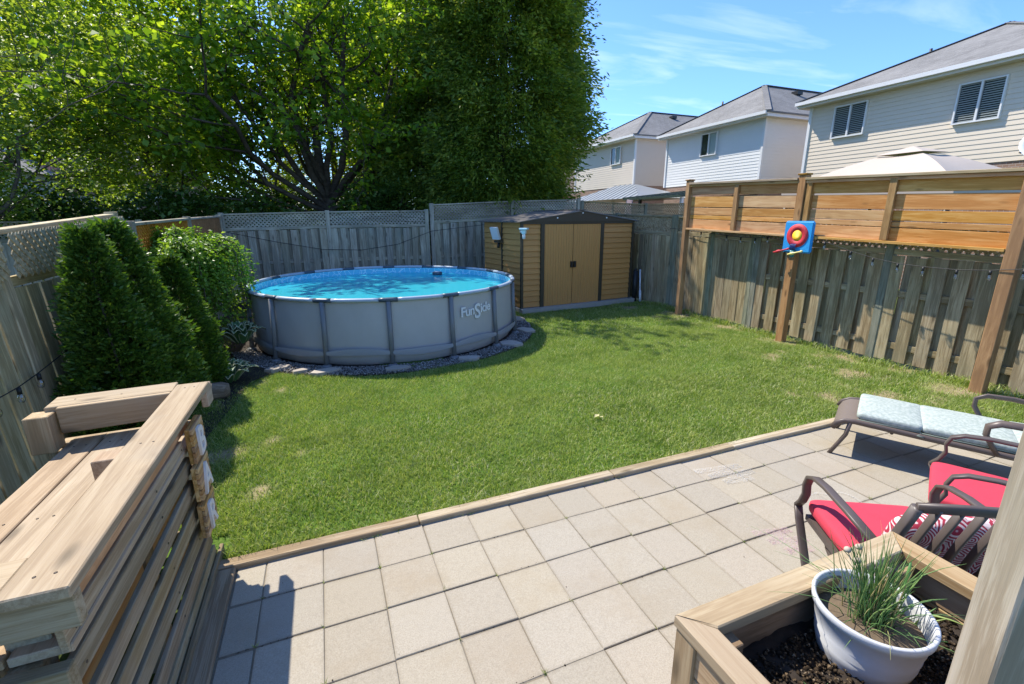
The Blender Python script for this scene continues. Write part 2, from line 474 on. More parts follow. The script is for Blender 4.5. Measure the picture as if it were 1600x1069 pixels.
def grass_blades(n, x0, x1, y0, y1, hmin, hmax, w, segs):
    x = RNG.uniform(x0, x1, n); y = RNG.uniform(y0, y1, n)
    d = dirt(x, y)
    # clumpy density
    cl = np.sin(x * 3.1 + np.sin(y * 2.7) * 1.5) * np.sin(y * 3.9 + np.sin(x * 2.1)) * .5 + .5
    keep = RNG.random(n) > np.clip(d * 1.05, 0, .97)
    keep &= RNG.random(n) < .72 + .28 * cl
    keep &= (y > 2.745) | (x < -.72) | (x > 5.62)
    keep &= np.hypot(x - PC[0], y - PC[1]) > 2.56
    keep &= ~((x > 3.75) & (x < 6.9) & (y > 8.85 + (x - 3.8) * .105))
    keep &= ~((x > -1.5) & (x < -.72) & (y < 3.0))
    x, y, cl = x[keep], y[keep], cl[keep]; n = len(x)
    h = RNG.uniform(hmin, hmax, n) * (.75 + .45 * cl); a = RNG.uniform(0, 2 * np.pi, n)
    lean = RNG.uniform(.15, 1.15, n) * h; b = a + RNG.normal(0, 1.2, n)
    z = lumps(x, y) - .015
    dx, dy = np.cos(a) * w * RNG.uniform(.7, 1.3, n) / 2, np.sin(a) * w / 2
    lx, ly = np.cos(b) * lean, np.sin(b) * lean
    r = RNG.random(n)
    if segs == 1:
        V = np.stack([np.stack([x - dx, y - dy, z], 1), np.stack([x + dx, y + dy, z], 1), np.stack([x + lx, y + ly, z + h * .85], 1)], 1).reshape(-1, 3)
        F = np.arange(n * 3).reshape(n, 3)
        return V, F, r
    mx, my = x + lx * .35, y + ly * .35
    V = np.stack([np.stack([x - dx, y - dy, z], 1), np.stack([x + dx, y + dy, z], 1), np.stack([mx + dx * .8, my + dy * .8, z + h * .6], 1),
                  np.stack([mx - dx * .8, my - dy * .8, z + h * .6], 1), np.stack([x + lx, y + ly, z + h * .85], 1)], 1).reshape(-1, 3)
    q = np.arange(n)[:, None] * 5
    F = np.concatenate([q + np.array([[0, 1, 2]]), q + np.array([[0, 2, 3]]), q + np.array([[3, 2, 4]])])
    return V, F, np.concatenate([r, r, r])
parts = [grass_blades(165000, -2.1, 5.6, 2.68, 4.4, .026, .056, .0048, 2), grass_blades(210000, -2.1, 7.05, 4.4, 6.8, .028, .056, .006, 1),
         grass_blades(70000, 5.5, 7.05, .4, 4.4, .03, .07, .008, 1), grass_blades(130000, -2.1, 7.05, 6.8, 10.5, .03, .06, .009, 1), grass_blades(5000, -.7, 5.5, 2.745, 2.80, .04, .085, .005, 2), grass_blades(9000, 6.86, 7.05, .6, 9.0, .05, .13, .008, 2)]
VV, FF, RR, b = [], [], [], 0
for V, F, r in parts: VV.append(V); FF.append(F + b); RR.append(r); b += len(V)
o = add('grass', np_mesh('grass', np.concatenate(VV), np.concatenate(FF), M['grass'], np.concatenate(RR)), kind='stuff')
o['label'] = 'mown sunny green lawn grass with dry straw coloured blades'; o['category'] = 'grass'

# patio: dark sand bed with single concrete slabs
PATX0, PATX1, PATY0, PATY1 = -.635, 5.56, -.3, 2.665
pb = MB().box(((PATX0 + PATX1) / 2, (PATY0 + PATY1) / 2, -.0485), (PATX1 - PATX0 + .1, PATY1 - PATY0 + .02, .1))
patio = pb.build('patio', M['joint'], kind='structure')
def paver_mesh(seed):
    r = random.Random(seed); bm = bmesh.new(); bmesh.ops.create_cube(bm, size=1)
    for v in bm.verts:
        v.co = Vector((v.co.x * .2995, v.co.y * .3045, v.co.z * .05))
        v.co.x += r.uniform(-.002, .002); v.co.y += r.uniform(-.002, .002)
    top = [e for e in bm.edges if all(v.co.z > 0 for v in e.verts)]
    bmesh.ops.bevel(bm, geom=top, offset=.003, segments=1, affect='EDGES')
    me = bpy.data.meshes.new('paver'); bm.to_mesh(me); bm.free(); me.materials.append(M['paver']); return me
pms = [paver_mesh(i) for i in range(8)]
PX0, PP = -.179, .3025
for iy in range(9):
    for ix in range(-1, 19):
        xc = PX0 + PP * (ix + .5); yc = 2.371 + PP * .5 - PP * iy * 1.03 - .004 * math.sin(ix * 2 + iy)
        if iy >= 1: yc -= .001
        w = PATX0
        Mx = Matrix.Translation((xc + random.uniform(-.001, .001), yc, -.018 + random.uniform(-.003, .003))) @ Euler((random.uniform(-.006, .006), random.uniform(-.006, .006), random.uniform(-.004, .004))).to_matrix().to_4x4()
        add('paver', pms[random.randrange(8)], Mx, patio)
# narrow cut slabs along the bar side
for iy in range(9):
    yc = 2.371 + PP * .5 - PP * iy * 1.03
    plank('cut_paver', (-.56, yc - .148, -.018), (-.56, yc + .148, -.018), .145, .05, (0, 0, 1), M['paver'], patio)

# timber edging round the patio
ed = thing('timber_edging', 'long low timber edging boards between the pale patio slabs and lawn', 'edging', (2, 2.7, 0))
xx = -.74
for L in (1.15, 1.5, 1.22, 1.45, 1.0):
    plank('edging_board', (xx + .003, 2.70, .0), (xx + L - .003, 2.70 + random.uniform(-.004, .004), .0), .082, .075, (0, 0, 1), M['curb'], ed, .005, .006); xx += L
ed2 = thing('timber_edging', 'weathered timber strip between the pallet bar and patio slabs', 'edging', (-.69, 1.5, 0))
for y0, y1 in ((2.655, 1.35), (1.345, .1)):
    plank('edging_board', (-.69, y0, -.002), (-.685, y1, -.002), .092, .07, (0, 0, 1), M['curb'], ed2, .005, .004)

# faint chalk scribbles on the slabs
def chalk(name, label, mat, strokes):
    m = MB()
    for pts, w in strokes:
        pts = [Vector((x, y, .0118)) for x, y in pts]
        for a, b_ in zip(pts[:-1], pts[1:]):
            d = (b_ - a).normalized(); nn = Vector((-d.y, d.x, 0)) * w / 2
            m.add([a - nn, b_ - nn, b_ + nn, a + nn], [(0, 1, 2, 3)])
    tag(m.build(name, mat), label, 'chalk drawing')
def chalkmat(name, col, amt):
    k = NT(name); gp = k.n('NewGeometry').outputs['Position']
    f = k.rng(k.noise(gp, 130, 3, .7), .45, .6, 0, amt); d = k.n('BsdfDiffuse'); d.inputs[0].default_value = (*col, 1)
    t = k.n('BsdfTransparent'); mx = k.n('MixShader'); k.l(f, mx.inputs[0]); k.l(t.outputs[0], mx.inputs[1]); k.l(d.outputs[0], mx.inputs[2]); k.l(mx.outputs[0], k.out.inputs[0]); return k.m
def loop(cx, cy, rx, ry, n=22, a0=0, a1=6.6): return [(cx + rx * math.cos(a0 + (a1 - a0) * i / n), cy + ry * math.sin(a0 + (a1 - a0) * i / n)) for i in range(n + 1)]
chalk('chalk_drawing', 'faint white chalk heart loops on slabs between lounger and red chair', chalkmat('white_chalk', (.62, .6, .56), .4), [(loop(3.12, 1.86, .1, .08), .02), (loop(3.26, 1.8, .09, .1), .018), ([(3.1, 1.74), (3.2, 1.62), (3.36, 1.7)], .02)])
chalk('chalk_drawing', 'smudged pink chalk scribble on slabs left of the near red chair', chalkmat('pink_chalk', (.62, .42, .46), .4), [([(2.35, 1.78), (2.6, 1.72), (2.38, 1.68), (2.62, 1.62), (2.4, 1.58), (2.58, 1.54)], .05)])
chalk('chalk_drawing', 'smudged white chalk scribble on slabs near the timber edging', chalkmat('pale_chalk', (.62, .61, .58), .4), [([(2.55, 2.5), (2.95, 2.44), (2.6, 2.4), (2.98, 2.34), (2.65, 2.3), (2.9, 2.26)], .06)])

# ------------------------------------------------------------------ fences
def lattice(name, p0, p1, z0a, z1a, z0b, z1b, mat, parent, nrm, step=.062, w=.034):
    """two crossed layers of thin strips between p0 and p1"""
    p0, p1 = Vector(p0), Vector(p1); d = p1 - p0; L = d.length; d.normalize(); nrm = Vector(nrm)
    m = MB()
    def P(u, t): # u along, t 0..1 height
        f = u / L; a = z0a + (z0b - z0a) * f; b_ = z1a + (z1b - z1a) * f
        return p0 + d * u + Vector((0, 0, a + (b_ - a) * t))
    H = (z1a - z0a + z1b - z0b) / 2
    for lay, sg in ((0, 1), (1, -1)):
        u = -H
        while u < L + H:
            ua, ub = (u, u + H) if sg > 0 else (u + H, u)
            ta, tb = 0.0, 1.0
            # clip to [0,L]
            def clip(ua, ub, ta, tb):
                for lim, lo in ((0, True), (L, False)):
                    for _ in (0,):
                        if lo:
                            if ua < lim and ub < lim: return None
                            if ua < lim: f = (lim - ua) / (ub - ua); ta += (tb - ta) * f; ua = lim
                            if ub < lim: f = (lim - ua) / (ub - ua); tb = ta + (tb - ta) * f; ub = lim
                        else:
                            if ua > lim and ub > lim: return None
                            if ua > lim: f = (lim - ua) / (ub - ua); ta += (tb - ta) * f; ua = lim
                            if ub > lim: f = (lim - ua) / (ub - ua); tb = ta + (tb - ta) * f; ub = lim
                return ua, ub, ta, tb
            c = clip(ua, ub, ta, tb)
            if c and abs(c[3] - c[2]) > .05:
                o_ = nrm * (.004 + .008 * lay)
                m.bar(P(c[0], c[2]) + o_, P(c[1], c[3]) + o_, w, .0075, nrm)
            u += step * 1.41
    return m.build(name, mat, parent, kind='stuff')

def fence_run(name, label, pts, ztop, zlat, mat, pmat, nrm, bw=.14, gap=.055, two=True, lean=0.0, lat=True, latmat=None, postw=.1, group=None, zlow=.03, post_extra=.04, rails=(.25, .95)):
    """posts at pts (x,y); boards between; ztop / zlat per post"""
    c = pts[len(pts) // 2]
    root = thing(name, label, 'fence', (c[0], c[1], 0), group=group)
    nrm = Vector(nrm)
    def LN(p): return p - nrm * (p.z * lean)
    for (x, y), zt in zip(pts, ztop):
        plank('post', LN(Vector((x, y, -.05))), LN(Vector((x, y, zt + post_extra))), postw, postw, nrm, pmat, root, .006)
    for s in range(len(pts) - 1):
        a, b_ = Vector((*pts[s], 0)), Vector((*pts[s + 1], 0)); d = b_ - a; L = d.length; d.normalize()
        za, zb, la, lb = ztop[s], ztop[s + 1], zlat[s], zlat[s + 1]
        a2, b2 = a + d * postw / 2, b_ - d * postw / 2
        Lh = L - postw
        # cap and rails
        plank('cap_rail', LN(a2 + Vector((0, 0, za))), LN(b2 + Vector((0, 0, zb))), .09, .035, (0, 0, 1), mat, root, .004)
        if lat:
            plank('lattice_rail', LN(a2 + Vector((0, 0, la)) + nrm * .022), LN(b2 + Vector((0, 0, lb)) + nrm * .022), .075, .03, nrm, mat, root, .003)
            lattice('lattice_panel', LN(a2), LN(b2), la + .035, za - .015, lb + .035, zb - .015, latmat or mat, root, nrm)
            # lean of the lattice is small enough to ignore
        for zr in rails:
            plank('rail', LN(a2 + Vector((0, 0, zr))), LN(b2 + Vector((0, 0, zr + .0))), .085, .036, nrm, mat, root, .003)
        n = max(1, int((Lh + gap) // (bw + gap))); pitch = (Lh + gap) / n; wb = pitch - gap
        for i_ in range(n):
            u = postw / 2 + pitch * i_ + wb / 2; f = u / L
            zt = (la + (lb - la) * f) - .045 + random.uniform(-.012, .006)
            off = nrm * (.018 + .012)
            p = a + d * u + d * random.uniform(-.006, .006)
            plank('fence_board', LN(p + off + Vector((0, 0, zlow + random.uniform(-.02, .02)))), LN(p + off + Vector((0, 0, zt))) + d * random.uniform(-.012, .012), wb + random.uniform(-.004, .004), .019, nrm, mat, root, .002, .012)
        if two:
            for i_ in range(n):
                u = postw / 2 + pitch * (i_ + 1) - gap / 2
                if u > L - postw: continue
                f = u / L; zt = (la + (lb - la) * f) - .045
                off = nrm * (-.018 - .012)
                p = a + d * u
                plank('back_board', LN(p + off + Vector((0, 0, zlow))), LN(p + off + Vector((0, 0, zt))) + d * random.uniform(-.01, .01), wb, .019, nrm, mat, root, .002, .01)
    return root

# left side
LX = -2.08
fence_run('board_fence', 'leaning weathered board fence with lattice top at left beside the bar and cedars', [(LX, .2), (LX, 2.0), (LX, 4.42), (LX, 6.75)], [1.95, 1.93, 1.86, 1.99], [1.56, 1.55, 1.51, 1.55],
          M['fence_left'], M['fence_left'], (1, 0, 0), bw=.15, gap=.024, two=False, lean=.055, zlow=.06)
fence_run('board_fence', 'short fence run with orange stained lattice panel behind the weeping shrub', [(LX, 6.87), (LX, 9.55), (LX, 12.35)], [1.89, 1.95, 2.0], [1.5, 1.54, 1.6],
          M['fence_back'], M['fence_back'], (1, 0, 0), bw=.14, gap=.05, two=True, latmat=M['orange_lat'])
# back
fence_run('board_fence', 'grey shadowbox fence with lattice top running behind the pool', [(LX + .02, 12.5), (.18, 12.5), (2.6, 12.5)], [2.04, 2.1, 2.13], [1.71, 1.76, 1.77],
          M['fence_back'], M['fence_back'], (0, -1, 0), bw=.135, gap=.07)
fence_run('board_fence', 'taller grey fence run with lattice top behind the tan shed', [(2.74, 12.5), (5.02, 12.5), (7.12, 12.5)], [2.28, 2.39, 2.45], [1.85, 1.95, 2.0],
          M['fence_back'], M['fence_back'], (0, -1, 0), bw=.135, gap=.07)
fence_run('board_fence', "neighbour's dark lattice topped fence below the metal gazebo roofs", [(7.3, 12.6), (9.6, 12.6), (12.0, 12.6)], [2.40, 2.34, 2.40], [2.02, 1.98, 2.02],
          M['fence'], M['fence_post'], (0, -1, 0), bw=.135, gap=.03)
fence_run('board_fence', "neighbour's far low fence seen over the left fence", [(-12.5, 12.5), (-9.5, 12.5), (-6.5, 12.5), (-3.6, 12.5)], [1.9, 1.9, 1.9, 1.9], [1.55] * 4,
          M['fence_back'], M['fence_back'], (0, -1, 0), bw=.14, gap=.03, two=False)
# right side: closed boards at the back, wide gaps towards the patio
RX = 7.09
fence_run('board_fence', 'sunlit weathered fence with wide lattice top between shed and wooden screen', [(RX, 12.3), (RX, 10.4), (RX, 8.25)], [2.05, 2.02, 1.96], [1.64, 1.63, 1.6],
          M['fence'], M['fence_post'], (-1, 0, 0), bw=.145, gap=.012, two=False)
fence_run('board_fence', 'closed board fence behind the first bay of the orange wooden screen', [(RX, 8.15), (RX, 7.1), (RX, 6.15)], [1.95, 1.93, 1.9], [1.62, 1.6, 1.56],
          M['fence'], M['fence_post'], (-1, 0, 0), bw=.14, gap=.008, two=False)
fence_run('board_fence', 'weathered shadowbox fence with wide gaps behind the archery target and lounger', [(RX, 6.05), (RX, 3.98), (RX, 1.6), (RX, -.6)], [1.9, 1.86, 1.78, 1.75], [1.56, 1.5, 1.44, 1.42],
          M['fence'], M['fence_post'], (-1, 0, 0), bw=.15, gap=.085)

# ------------------------------------------------------------------ stained privacy screen
SX = 6.78
scr = thing('privacy_screen', 'tall orange stained cedar screen of horizontal boards on three posts', 'screen', (SX, 5.16, 0))
SPY = [7.56, 5.16, 2.64]
ZT = lambda y: 2.39 + (y - 2.64) * (2.56 - 2.39) / 4.92
ZB = lambda y: 1.60 + (y - 2.64) * (1.735 - 1.60) / 4.92
for y, w in zip(SPY, (.095, .12, .125)):
    plank('post', (SX, y, -.05), (SX, y, ZT(y) + .07), w, .11, (-1, 0, 0), M['cedar_post'], scr, .006)
    plank('post_cap', (SX, y - w / 2 - .012, ZT(y) + .085), (SX, y + w / 2 + .012, ZT(y) + .085), .14, .025, (0, 0, 1), M['cedar_post'], scr, .004)
plank('post', (SX + .005, 5.045, 1.62), (SX + .005, 5.045, ZT(5.05) - .02), .085, .085, (-1, 0, 0), M['cedar_post'], scr, .005)
BOARDS = [(0.0, .2), (.215, .3), (.315, .47), (.49, .72), (.755, .955)]    # fractions of the screen height, bottom up
for (ya, yb) in ((7.56, 5.16), (5.16, 2.64)):
    a, b_ = ya - .055, yb + .065
    ym = (ya + yb) / 2 + .02
    plank('stud', (SX - .022, ym, ZB(ym) + .02), (SX - .022, ym, ZT(ym) - .02), .085, .04, (-1, 0, 0), M['cedar_post'], scr, .003)
    for seg in ((a, ym), (ym, b_)):
        for (f0, f1) in BOARDS:
            za0, za1 = ZB(seg[0]) + (ZT(seg[0]) - ZB(seg[0])) * f0, ZB(seg[0]) + (ZT(seg[0]) - ZB(seg[0])) * f1
            zb0, zb1 = ZB(seg[1]) + (ZT(seg[1]) - ZB(seg[1])) * f0, ZB(seg[1]) + (ZT(seg[1]) - ZB(seg[1])) * f1
            dz = random.uniform(-.006, .006)
            plank('board', (SX + .025, seg[0] - .002, (za0 + za1) / 2 + dz + .012), (SX + .025, seg[1] + .002, (zb0 + zb1) / 2 + dz + .012), (za1 - za0 + zb1 - zb0) / 2, .024, (-1, 0, 0), M['cedar'], scr, .003, .004)
    plank('cap_rail', (SX - .01, a, ZT(a) + .018), (SX - .01, b_, ZT(b_) + .018), .125, .034, (0, 0, 1), M['curb'], scr, .004)
    plank('top_rail', (SX - .025, a, ZT(a) - .022), (SX - .025, b_, ZT(b_) - .022), .04, .03, (-1, 0, 0), M['cedar'], scr, .003)
    plank('bottom_rail', (SX - .012, a, ZB(a) - .004), (SX - .012, b_, ZB(b_) - .004), .1, .034, (0, 0, 1), M['cedar'], scr, .003)

# archery target hung on the middle post
M['toy_blue'] = plain('blue_foam', (.02, .29, .66), .55, nz=.25, scale=60, bump=.4)
M['toy_red'] = plain('red_ring', (.52, .035, .05), .6, nz=.55, scale=90, bump=.5)
M['toy_yellow'] = plain('yellow_centre', (.92, .5, .03), .6, nz=.25, scale=90, bump=.4)
M['toy_navy'] = plain('navy_plastic', (.02, .035, .16), .35)
M['toy_lemon'] = plain('pale_yellow_plastic', (.85, .72, .25), .35)
M['toy_teal'] = plain('teal_plastic', (.04, .22, .26), .4)
tg = thing('archery_target', 'blue square toy target with red ring and yellow centre hung on post', 'target', (6.68, 5.06, 1.64))
def disc(r0, r1, x, n=40, t=.008):
    m = MB(); m.lathe([(r0, 0), (r0, t), (r1, t), (r1, 0)], n)
    m.v = [(x - z, a, b_) for a, b_, z in m.v]; return m
tx, ty, tz = 6.70, 5.06, 1.655
bm = bmesh.new(); bmesh.ops.create_cube(bm, size=1)
for v in bm.verts: v.co = Vector((v.co.x * .055, v.co.y * .47, v.co.z * .47))
bmesh.ops.bevel(bm, geom=list(bm.edges), offset=.02, segments=3, affect='EDGES')
me = bpy.data.meshes.new('panel'); bm.to_mesh(me); bm.free(); me.materials.append(M['toy_blue'])
add('panel', me, Matrix.Translation((tx, ty, tz)), tg)
for nm, r0, r1, mt, x, in (('ring', .075, .172, 'toy_red', .028), ('bullseye', .0, .078, 'toy_yellow', .030)):
    m = disc(r0, r1, 0); m.v = [(tx - x + p[0], ty + p[1], tz + .02 + p[2]) for p in m.v]; m.build(nm, M[mt], tg)
m = MB()
for i in range(6):
    a = [(tx - .05 - .03 * math.sin(t), ty + .03 + .016 * i - .05, tz - .1 - .1 * t / 3) for t in (0, .6, 1.2, 1.8, 2.4, 3)]
    m.tube(a, .006, 6)
m.build('dart_rack', M['toy_navy'], tg)
def dart(mt, p0, p1):
    d = Vector(p1) - Vector(p0); m = MB()
    m.tube([Vector(p0) + d * t for t in (0, .1, .16, .55, .62, .78, .84, 1)], [.014, .018, .011, .011, .022, .022, .013, .012], 10)
    m.build('dart', M[mt], tg)
dart('toy_red', (tx - .09, ty + .06, tz - .175), (tx - .1, ty + .31, tz - .245))
dart('toy_lemon', (tx - .1, ty - .17, tz - .2), (tx - .09, ty + .07, tz - .262))
MB().tube([(tx - .05, ty + .03, tz - .2), (tx - .05, ty + .03, tz - .3)], [.045, .03], 12).build('holder', M['toy_teal'], tg)

# festoon lights
M['wire'] = plain('black_wire', (.02, .02, .02), .5)
def glassmat(name, tint=(1, 1, 1), rough=.05):
    k = NT(name); t = k.n('BsdfTransparent'); t.inputs[0].default_value = (*tint, 1)
    g_ = k.n('BsdfGlossy'); g_.inputs['Roughness'].default_value = rough
    lw = k.n('LayerWeight'); lw.inputs[0].default_value = .35; mx = k.n('MixShader')
    k.l(k.rng(lw.outputs['Facing'], 0, 1, .12, .8), mx.inputs[0]); k.l(t.outputs[0], mx.inputs[1]); k.l(g_.outputs[0], mx.inputs[2]); k.l(mx.outputs[0], k.out.inputs[0]); return k.m
M['bulb'] = glassmat('bulb_glass', (.85, .85, .85))
def festoon(label, pts, bulbs, r=.0045, size=1.0):
    c = pts[len(pts) // 2]
    root = thing('string_light', label, 'string lights', c)
    MB().tube(pts, r, 6).build('wire', M['wire'], root)
    for p in bulbs:
        p = Vector(p)
        s_ = MB().tube([p - Vector((0, 0, .004)), p - Vector((0, 0, .05 * size))], .014 * size, 8).build('socket', M['wire'], root)
        m = MB(); m.lathe([(.001, -.115 * size), (.014 * size, -.11 * size), (.022 * size, -.09 * size), (.02 * size, -.07 * size), (.011 * size, -.048 * size)], 10, c=tuple(p))
        m.build('bulb', M['bulb'], root)
fp = [(6.72, 5.0, 1.78), (6.73, 4.66, 1.60), (6.735, 4.28, 1.49), (6.735, 3.98, 1.42), (6.735, 3.68, 1.375), (6.735, 3.4, 1.36), (6.735, 3.07, 1.355), (6.72, 2.77, 1.38), (6.7, 2.5, 1.42), (6.7, 2.0, 1.5), (6.7, 1.2, 1.7)]
festoon('drooping string of clear bulbs from the archery target across the shadowbox fence', fp, fp[1:9])
fq = [(7.0, 8.3, 1.72), (6.98, 7.7, 1.70), (6.97, 7.34, 1.665), (6.96, 6.68, 1.62), (6.96, 6.36, 1.6), (6.96, 6.05, 1.6), (6.94, 5.79, 1.63), (6.9, 5.25, 1.72)]
festoon('string of clear bulbs under the screen left of the archery target', fq, fq[1:7])
fl = [(-2.03, 2.6, .86), (-2.03, 3.3, .82), (-2.03, 3.77, .84), (-2.03, 4.03, .84), (-2.03, 4.29, .86), (-2.02, 4.74, .92), (-2.02, 5.3, 1.0)]
festoon('dark string of lights sagging along the left fence behind the bar', fl, [fl[2], fl[3], fl[4], fl[5]])
wb = thing('string_light', 'thin dark light cable sagging along the back fence above pool', 'cable', (0, 12.4, 1.4))
cp = [(-1.95, 12.2, 1.66), (-1.0, 12.4, 1.42), (0.0, 12.4, 1.22), (.9, 12.4, 1.18), (1.8, 12.4, 1.3), (2.7, 12.4, 1.62), (4.2, 10.9, 1.85)]
MB().tube(cp, .006, 6).build('wire', M['wire'], wb)

# ------------------------------------------------------------------ shed
M['shed_wall'] = plain('shed_siding', (.52, .26, .078), .55, nz=.1, scale=14, var=.05)
M['shed_door'] = plain('shed_door_tan', (.53, .27, .085), .55, nz=.06, scale=20)
M['shed_trim'] = plain('shed_brown_trim', (.062, .05, .032), .5, nz=.1)
M['shed_roof'] = plain('shed_brown_roof', (.13, .115, .10), .55, nz=.2, scale=8, bump=.1)
M['concrete'] = plain('grey_slab', (.36, .34, .30), .9, nz=.15, scale=12, bump=.3)
M['black'] = plain('black_plastic', (.02, .02, .02), .45)
M['white_metal'] = plain('white_paint', (.72, .73, .73), .4, nz=.04)
frame((3.8, 8.95, 0), rad(6.0))
SW, SD, SZ, SP = 2.95, 1.85, 1.86, 2.085
shed = thing('garden_shed', 'tan metal garden shed with brown double doors trim and shallow gable roof', 'shed')
MB().box((SW / 2, SD / 2 - .05, .03), (SW + .12, SD + .2, .10)).build('base_slab', M['concrete'], shed)
D0, D1 = .52, 2.02
# lap siding courses, one plank each
nC = 15; cz0 = .09; ch = (SZ - cz0) / nC
for i in range(nC):
    z0 = cz0 + ch * i
    for (xa, xb) in ((.02, D0 - .05), (D1 + .05, SW - .02)):
        plank('siding_plank', (xa, .012 - .0, z0 + ch / 2), (xb, .012, z0 + ch / 2), ch * .98, .016, (0, -1, .2), M['shed_wall'], shed, .002)
    plank('siding_plank', (.012, SD - .02, z0 + ch / 2), (.012, .02, z0 + ch / 2), ch * .98, .016, (-1, 0, .2), M['shed_wall'], shed, .002)
MB().box((SW - .01, SD / 2, SZ / 2 + .05), (.02, SD - .03, SZ - .1)).build('side_wall', M['shed_wall'], shed)
MB().box((SW / 2, SD - .005, SZ / 2 + .05), (SW - .03, .02, SZ - .1)).build('rear_wall', M['shed_wall'], shed)
MB().box((SW / 2, .045, SZ / 2 + .05), (SW - .08, .02, SZ - .1)).build('front_backing', M['shed_trim'], shed)
for xa, w in ((.0, .05), (SW, .045)):
    MB().box((xa, -.004, SZ / 2 + .04), (w, .05, SZ - .08)).build('corner_trim', M['shed_trim'], shed)
MB().box((.0, SD * .48, SZ / 2 + .05), (.035, .045, SZ - .1)).build('wall_seam', M['shed_trim'], shed)
for xa in (D0 - .03, D1 + .03):
    MB().box((xa, -.012, SZ / 2 + .02), (.085, .05, SZ - .1)).build('door_frame', M['shed_trim'], shed)
MB().box((SW / 2 + .0, -.014, SZ - .01), (SW - .0, .05, .06)).build('lintel', M['shed_trim'], shed)
for s_, (xa, xb) in enumerate(((D0 + .012, (D0 + D1) / 2 - .006), ((D0 + D1) / 2 + .006, D1 - .012))):
    m = MB(); nr = 11; w = (xb - xa) / nr
    prof = []
    for i in range(nr):
        prof += [(xa + w * i, -.018), (xa + w * (i + .42), -.018), (xa + w * (i + .5), -.026), (xa + w * (i + .92), -.026)]
    prof.append((xb, -.018))
    vs = [(x, y, z) for x, y in prof for z in (.085, SZ - .045)]
    m.add(vs, [(2 * i, 2 * i + 2, 2 * i + 3, 2 * i + 1) for i in range(len(prof) - 1)])
    d_ = m.build('door', M['shed_door'], shed)
    hx = xb - .035 if s_ == 0 else xa + .035
    h = MB(); h.box((hx, -.045, .96), (.05, .035, .13)); h.build('handle', M['black'], d_)
# roof and gable
m = MB()
m.add([(-.09, -.03, SZ + .005), (SW / 2, -.03, SP), (SW + .09, -.03, SZ + .005), (-.09, -.055, SZ + .005), (SW / 2, -.055, SP), (SW + .09, -.055, SZ + .005)], [(0, 1, 2), (3, 5, 4), (0, 3, 4, 1), (1, 4, 5, 2), (0, 2, 5, 3)])
m.build('gable', M['shed_trim'], shed)
for sg in (0, 1):
    x0, x1 = (-.11, SW / 2) if sg == 0 else (SW + .11, SW / 2)
    nr = 14; yy = np.linspace(-.08, SD + .08, nr * 4 + 1); vs = []
    for i, y in enumerate(yy):
        h = (0, .0, .014, .014)[i % 4]
        vs += [(x0, y, SZ + .012 + h), (x1, y, SP + .012 + h), (x0, y, SZ - .004), (x1, y, SP - .004)]
    m = MB(); n = len(yy)
    fs = [(4 * i, 4 * i + 4, 4 * i + 5, 4 * i + 1) for i in range(n - 1)] + [(4 * i + 2, 4 * i + 3, 4 * i + 7, 4 * i + 6) for i in range(n - 1)] + [(4 * i, 4 * i + 2, 4 * i + 6, 4 * i + 4) for i in range(n - 1)]
    fs += [(0, 1, 3, 2), (4 * n - 4, 4 * n - 2, 4 * n - 1, 4 * n - 3)]
    m.add(vs, fs); m.build('roof_panel', M['shed_roof'], shed)
MB().bar((SW / 2, -.1, SP + .028), (SW / 2, SD + .09, SP + .028), .12, .014).build('ridge_cap', M['shed_roof'], shed)
for sx in (SW * .28, SW * .5, SW * .72):
    MB().box((sx, -.062, SZ + .085 + (.1 if sx == SW * .5 else 0)), (.028, .012, .028)).build('bolt', M['white_metal'], shed)
# lamps on the shed
M['lamp_glass'] = plain('frosted_lamp_plate', (.55, .75, .78), .25, nz=.1)
lm = thing('solar_lamp', 'small white solar lamp on the front corner of the tan shed', 'lamp', (-.02, -.1, 1.7))
MB().lathe([(.012, -.12), (.055, -.1), (.062, -.04), (.115, -.02), (.118, 0), (.105, .012), (.0, .014)], 4, c=(-.02, -.13, 1.74), smooth=False).build('lamp_head', M['lamp_glass'], lm)
MB().box((-.02, -.05, 1.68), (.05, .09, .04)).build('bracket', M['white_metal'], lm)
MB().lathe([(.0, -.1), (.03, -.09), (.035, -.04), (.03, 0)], 10, c=(-.02, -.13, 1.63)).build('sensor', M['white_metal'], lm)
lm = thing('security_lamp', 'white floodlight with dark bracket on the side wall of the shed', 'lamp', (-.06, .95, 1.6))
m = MB(); m.box((-.14, .95, 1.62), (.05, .24, .27), Euler((0, rad(-18), rad(12))).to_matrix()); m.build('lamp_head', M['white_metal'], lm)
MB().box((-.06, .95, 1.44), (.1, .28, .05)).build('bracket', M['shed_trim'], lm)
MB().tube([(-.05, .95, 1.42), (-.07, .95, 1.3)], .03, 8).build('sensor', M['black'], lm)
frame()
# junk beside the shed
bn = thing('folded_mat', 'tall black rolled mat leaning between the shed and right fence', 'mat', (6.86, 9.2, 0))
MB().tube([(6.86, 9.2, 0), (6.87, 9.22, .72)], .055, 12).build('roll', M['black'], bn)
MB().tube([(6.84, 9.21, .72), (6.89, 9.23, .76)], .03, 8).build('knob', M['black'], bn)
pl_ = thing('boat_paddle', 'white pole with grip leaning beside the black roll by shed', 'pole', (6.95, 9.12, 0))
MB().tube([(6.93, 9.06, 0), (6.98, 9.2, .75)], .018, 8).build('shaft', M['white_metal'], pl_)
MB().tube([(6.93, 9.06, .02), (6.945, 9.1, .26)], [.036, .024], 8).build('blade', M['white_metal'], pl_)

